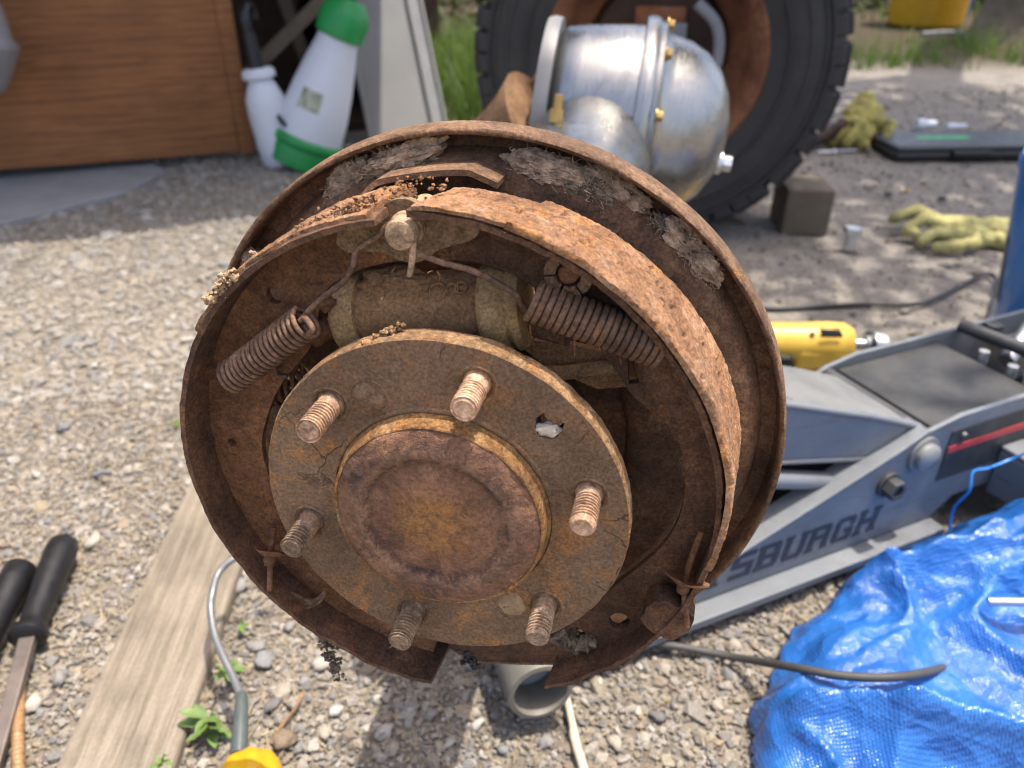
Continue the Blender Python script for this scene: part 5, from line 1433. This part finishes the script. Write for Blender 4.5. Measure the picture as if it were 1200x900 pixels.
# tool case
cs = G(1120, 190)
case = thing('socket_case', 'closed black plastic tool case with a green mark, lying flat', 'tool case', (cs.x, cs.y, 0), R(4))
body = ob('case_shell', *box(-.19, .30, 0, .20, .002, .030), M['black_plastic'], case, None, 0.010, 3)
ob('case_lid', *box(-.188, .298, .002, .198, .031, .048), plain('grey_black_plastic', (0.045, 0.05, 0.055), .45, 0, .2, 20), case, None, 0.010, 3)
ob('case_handle', *box(-.02, .10, -.012, .020, .012, .034), M['black_plastic'], case, None, 0.006, 3)
ob('green_mark', *box(-.08, .09, .085, .125, .0482, .0486), plain('green_print', (0.03, 0.30, 0.12), .5, 0, .4, 120), case)
for (x, y, s, lab) in ((1072, 152, .018, 'white plastic fitting behind the tool case, next to the bunched glove'), (1108, 152, .011, 'small white plastic cap behind the tool case lid')):
    p = G(x, y)
    o = ob('white_fitting', *xf(lathe([(0, 0), (s, 0), (s, .03), (s * .7, .034), (s * .7, .07), (0, .072)], 20), along((p.x, p.y, s), Vector((1, .1, 0)))), M['white_plastic'], None, 40)
    tag(o, lab, 'fitting')
p = G(1043, 186)
o = thing('socket', 'chrome socket lying at the corner of the black tool case', 'socket', matrix=along((p.x, p.y, .012), Vector((.8, -.6, 0))))
ob('socket_wall', *lathe([(.008, 0), (.011, 0), (.011, .05), (.009, .052), (.009, .045), (.008, .04)], 20, None, True), M['steel'], o, 40)
for (x, y, a, L, lab) in ((1000, 179, 4, .10, 'short chrome extension bar between the gloves and the case'), (968, 181, 6, .06, 'stubby steel bit nearest the tyre tread')):
    p = G(x, y)
    o = thing('extension_bar', lab, 'tool', (p.x, p.y, .007), R(a))
    ob('bar', *xf(lathe([(0, -L/2), (.005, -L/2), (.005, L*.28), (.008, L*.3), (.008, L/2), (0, L/2)], 16), RX), M['steel'], o, 40)
for (x, y, s, c, lab) in ((1040, 232, .010, 'dark_steel', 'small dark metal scrap left of the pale glove'), (1103, 238, .011, 'dark_steel', 'dark nut above the pale glove'), (1062, 226, .006, 'yellow', 'tiny orange cap above the pale glove')):
    p = G(x, y)
    o = ob('small_part', *xf(plate(hexpts(s), [circle(0, 0, s * .45, 14)], 0, s), along((p.x, p.y, .004), Vector((.1, .3, 1)))), M[c], None, None, .0008)
    tag(o, lab, 'metal part')
# blue thread over the jack
o = ob('blue_thread', *tube(catmull([G(1230, 520, .15), G(1190, 536, .115), G(1160, 548, .108), G(1140, 553, .108), G(1136, 575, .09), G(1118, 595, .06), G(1112, 622, .03)], 6), .0014, 6), M['blue'], None, 60)
tag(o, 'frayed blue tarp thread trailing over the jack', 'thread')

# ================================================================== green growth and far things
m = NT('grass_blade')
at = m.n('ObjectInfo')
gn = m.noise(m.coord(), 6, 3, .6)
m.set(Base_Color=m.ramp(gn, [(0.3, (0.04, 0.085, 0.015)), (0.5, (0.085, 0.15, 0.026)), (0.7, (0.17, 0.20, 0.06))]), Roughness=0.6, Subsurface_Weight=0.0)
tr = m.n('BsdfTranslucent', Color=(0.16, 0.25, 0.04))
mx = m.n('MixShader'); m.put(mx, '0', 0.35); m.put(mx, '1', m.b.outputs[0]); m.put(mx, '2', tr.outputs[0])
m.t.links.new(mx.outputs[0], m.t.nodes['Material Output'].inputs[0])
M['grass'] = m.m
def grass(name, n, xr, yr, hr, seed, wid=.004):
    pr = random.Random(seed)
    V, F = [], []
    for _ in range(n):
        x, y = pr.uniform(*xr), pr.uniform(*yr)
        if seed == 5 and mnoise.noise(Vector((x * 3.1, y * 2.2, 7))) < 0.02: continue
        h = pr.uniform(*hr) * (0.6 + 0.8 * abs(mnoise.noise(Vector((x * 4, y * 4, seed)))))
        a = pr.uniform(0, 6.28); l = pr.gauss(0, .35) * h
        d = Vector((math.cos(a), math.sin(a), 0)); s = Vector((-d.y, d.x, 0)) * wid * pr.uniform(.6, 1.6)
        k = len(V)
        for j in range(4):
            t = j / 3
            q = Vector((x, y, 0)) + d * (l * t * t) + Vector((0, 0, h * (t - .25 * t * t * abs(l) / h)))
            V += [q - s * (1 - .9 * t), q + s * (1 - .9 * t)]
        for j in range(3): F.append((k + 2*j, k + 2*j + 1, k + 2*j + 3, k + 2*j + 2))
    return ob(name, V, F, M['grass'])
ga, gb = G(505, 145), G(590, 60)
tag(grass('grass', 5200, (-.42, .55), (2.75, 4.6), (.06, .30), 4), 'tall green grass growing between the metal channel and the tyre', 'grass', kind='stuff')
p = G(1060, 78)
tag(grass('grass', 1500, (1.3, 2.75), (p.y - .15, p.y + .9), (.03, .22), 5), 'bright green grass tufts along the far edge of the lot', 'grass', kind='stuff')
tag(grass('grass', 900, (-3.0, 6.0), (6.0, 9.0), (.05, .3), 6, .008), 'overgrown grass far behind the lot', 'grass', kind='stuff')
# small weeds by the plank
M['leaf'] = plain('young_green_leaf', (0.10, 0.165, 0.035), .6, 0, .3, 60)
def weed(x, y, s, n, label, seed, z=0.0):
    p = G(x, y, z)
    pr = random.Random(seed)
    t = thing('weed', label, 'weed', (p.x, p.y, z))
    ob('stem', *tube(catmull([(0, 0, 0), (s * .1, .0, s * .4), (s * .25, s * .1, s * .8)], 5), [s * .05] * 11, 6), M['leaf'], t, 60)
    for k in range(n):
        a = pr.uniform(0, 6.28); L = s * pr.uniform(.35, .8); w = L * pr.uniform(.14, .24)
        o0 = Vector((s * .1, 0, s * (.2 + .6 * k / n)))
        d = Vector((math.cos(a), math.sin(a), pr.uniform(-.1, .5))).normalized(); q = d.cross(Vector((0, 0, 1))).normalized()
        V = [o0]; F = []
        for (tt, ww) in ((.2, .55), (.45, 1), (.7, .8), (.9, .35)):
            c = o0 + d * L * tt + Vector((0, 0, .12 * L * math.sin(tt * 3)))
            V += [c - q * w * ww, c + Vector((0, 0, -.06 * L)), c + q * w * ww]
        V.append(o0 + d * L)
        F += [(0, 2, 1), (0, 3, 2)]
        for r_ in range(3):
            b = 1 + 3 * r_
            F += [(b, b + 1, b + 4, b + 3), (b + 1, b + 2, b + 5, b + 4)]
        F += [(10, 11, 13), (11, 12, 13)]
        ob('leaf', V, F, M['leaf'], t, 60)
weed(266, 800, .026, 12, 'bright green weed sprout against the bent grey rod', 1, .01)
weed(244, 862, .034, 16, 'pale green weed at the plank edge near the yellow handle', 2)
weed(206, 503, .020, 5, 'tiny green sprout left of the brake on the gravel', 3)
weed(282, 742, .020, 5, 'small green weed under the lower left of the brake', 4)
weed(190, 897, .016, 6, 'low green sprout on the plank at the bottom edge', 5, .036)
# far things: yellow bin, timber post, edging
yb = G(1082, 30)
bn = thing('yellow_bin', 'yellow plastic bin standing beyond the grass', 'bin', (yb.x, yb.y, 0))
ob('bin_body', *lathe([(0, 0), (.22, 0), (.24, .02), (.27, .50), (.29, .52), (.29, .55), (.26, .55), (.24, .06), (0, .05)], 36), M['yellow'], bn, 40)
ob('bin_rim', *lathe([(.285, .515), (.305, .52), (.305, .56), (.285, .565)], 36), M['yellow'], bn, 40)
o = ob('garden_hose', *tube(catmull([G(1080, 40, .02), G(1110, 38, .02), G(1150, 41, .02), G(1230, 44, .02)], 6), .014, 8), M['concrete'], None, 60)
tag(o, 'pale garden hose stretched behind the far grass', 'hose')
o = ob('blue_bucket', *xf(lathe([(0, 0), (.13, 0), (.16, .3), (.165, .32), (.15, .32), (.12, .02), (0, .02)], 28), Matrix.Translation((G(1135, 22).x, G(1135, 22).y + .3, 0))), M['blue'], None, 40)
tag(o, 'dark blue bucket between the yellow bin and the timber post', 'bucket')

# ================================================================== the tree whose crown shades the lot
tb_ = G(1182, 46)
tree = thing('tree', 'thick tree trunk standing at the far right edge of the lot', 'tree', (tb_.x, tb_.y, 0))
M['bark'] = plain('grey_brown_bark', (0.16, 0.125, 0.085), .95, 0, .4, 9, 0.02, 14)
ob('trunk', *tube(catmull([(0, 0, -.05), (.02, 0, .3), (-.05, .0, 1.2), (-.2, -.5, 2.2), (-.5, -1.3, 2.8), (-.8, -2.1, 3.3)], 5), [.27, .25, .23, .22, .21, .20] + [.19 - .006 * k for k in range(20)], 18, True, .08), M['bark'], tree, 60)
limbs = []
tips = []
tr_ = random.Random(5)
for k in range(17):
    a = tr_.uniform(0, 6.28); q = math.sqrt(tr_.random())
    e_ = Vector((1.95 - tb_.x + 1.55 * q * math.cos(a), 2.55 - tb_.y + 1.45 * q * math.sin(a), 3.4 + tr_.uniform(-.4, .5)))
    t = tr_.uniform(.35, 1.0)
    p = Vector((-.2, -.5, 2.2)).lerp(Vector((-.8, -2.1, 3.3)), t)
    limbs.append(tube(catmull([p, (p + e_) * .5 + Vector((0, 0, .15)), e_], 5), [.06 - .0045 * i for i in range(11)], 8))
    tips += [p.lerp(e_, .7), e_]
ob('limbs', *merge(*limbs), M['bark'], tree, 60)
m = NT('tree_leaf')
m.set(Base_Color=m.ramp(m.noise(m.coord(), 3, 3, .6), [(0.3, (0.035, 0.08, 0.015)), (0.7, (0.09, 0.15, 0.03))]), Roughness=0.55)
V_, F_ = [], []
for c in tips:
    for _ in range(3):
        cc = c + Vector((tr_.gauss(0, .35), tr_.gauss(0, .35), tr_.gauss(0, .28)))
        for _ in range(70):
            p = cc + Vector((tr_.gauss(0, .13), tr_.gauss(0, .13), tr_.gauss(0, .10)))
            x, y, z = basis(Vector((tr_.gauss(0, 1), tr_.gauss(0, 1), tr_.gauss(0, 1.4))))
            s = tr_.uniform(.035, .065)
            k = len(V_)
            V_ += [p - x * s, p - y * s * .5, p + x * s, p + y * s * .5]
            F_.append((k, k + 1, k + 2, k + 3))
ob('crown', V_, F_, m.m, tree)

# dark undergrowth beyond the lot
ug = random.Random(21)
V_, F_ = [], []
for _ in range(260):
    cx, cy = ug.uniform(-2.0, 6.5), ug.uniform(5.6, 8.5)
    if cx > 1.5 and cy < 6.9: cy += 1.4
    hc = ug.uniform(.05, .55)
    for _ in range(42):
        p = Vector((cx + ug.gauss(0, .22), cy + ug.gauss(0, .2), max(.01, hc + ug.gauss(0, .16))))
        x, y, z = basis(Vector((ug.gauss(0, 1), ug.gauss(0, 1), ug.gauss(0, 1))))
        s = ug.uniform(.03, .07)
        k = len(V_)
        V_ += [p - x * s, p - y * s * .5, p + x * s, p + y * s * .5]
        F_.append((k, k + 1, k + 2, k + 3))
m = NT('bramble_leaf')
m.set(Base_Color=m.ramp(m.noise(m.coord(), 2.5, 4, .7), [(0.35, (0.075, 0.05, 0.028)), (0.5, (0.05, 0.075, 0.02)), (0.68, (0.11, 0.15, 0.035))]), Roughness=0.65)
o = ob('undergrowth', V_, F_, m.m)
tag(o, 'dark brambles and leaf litter far behind the lot', 'undergrowth', kind='stuff')
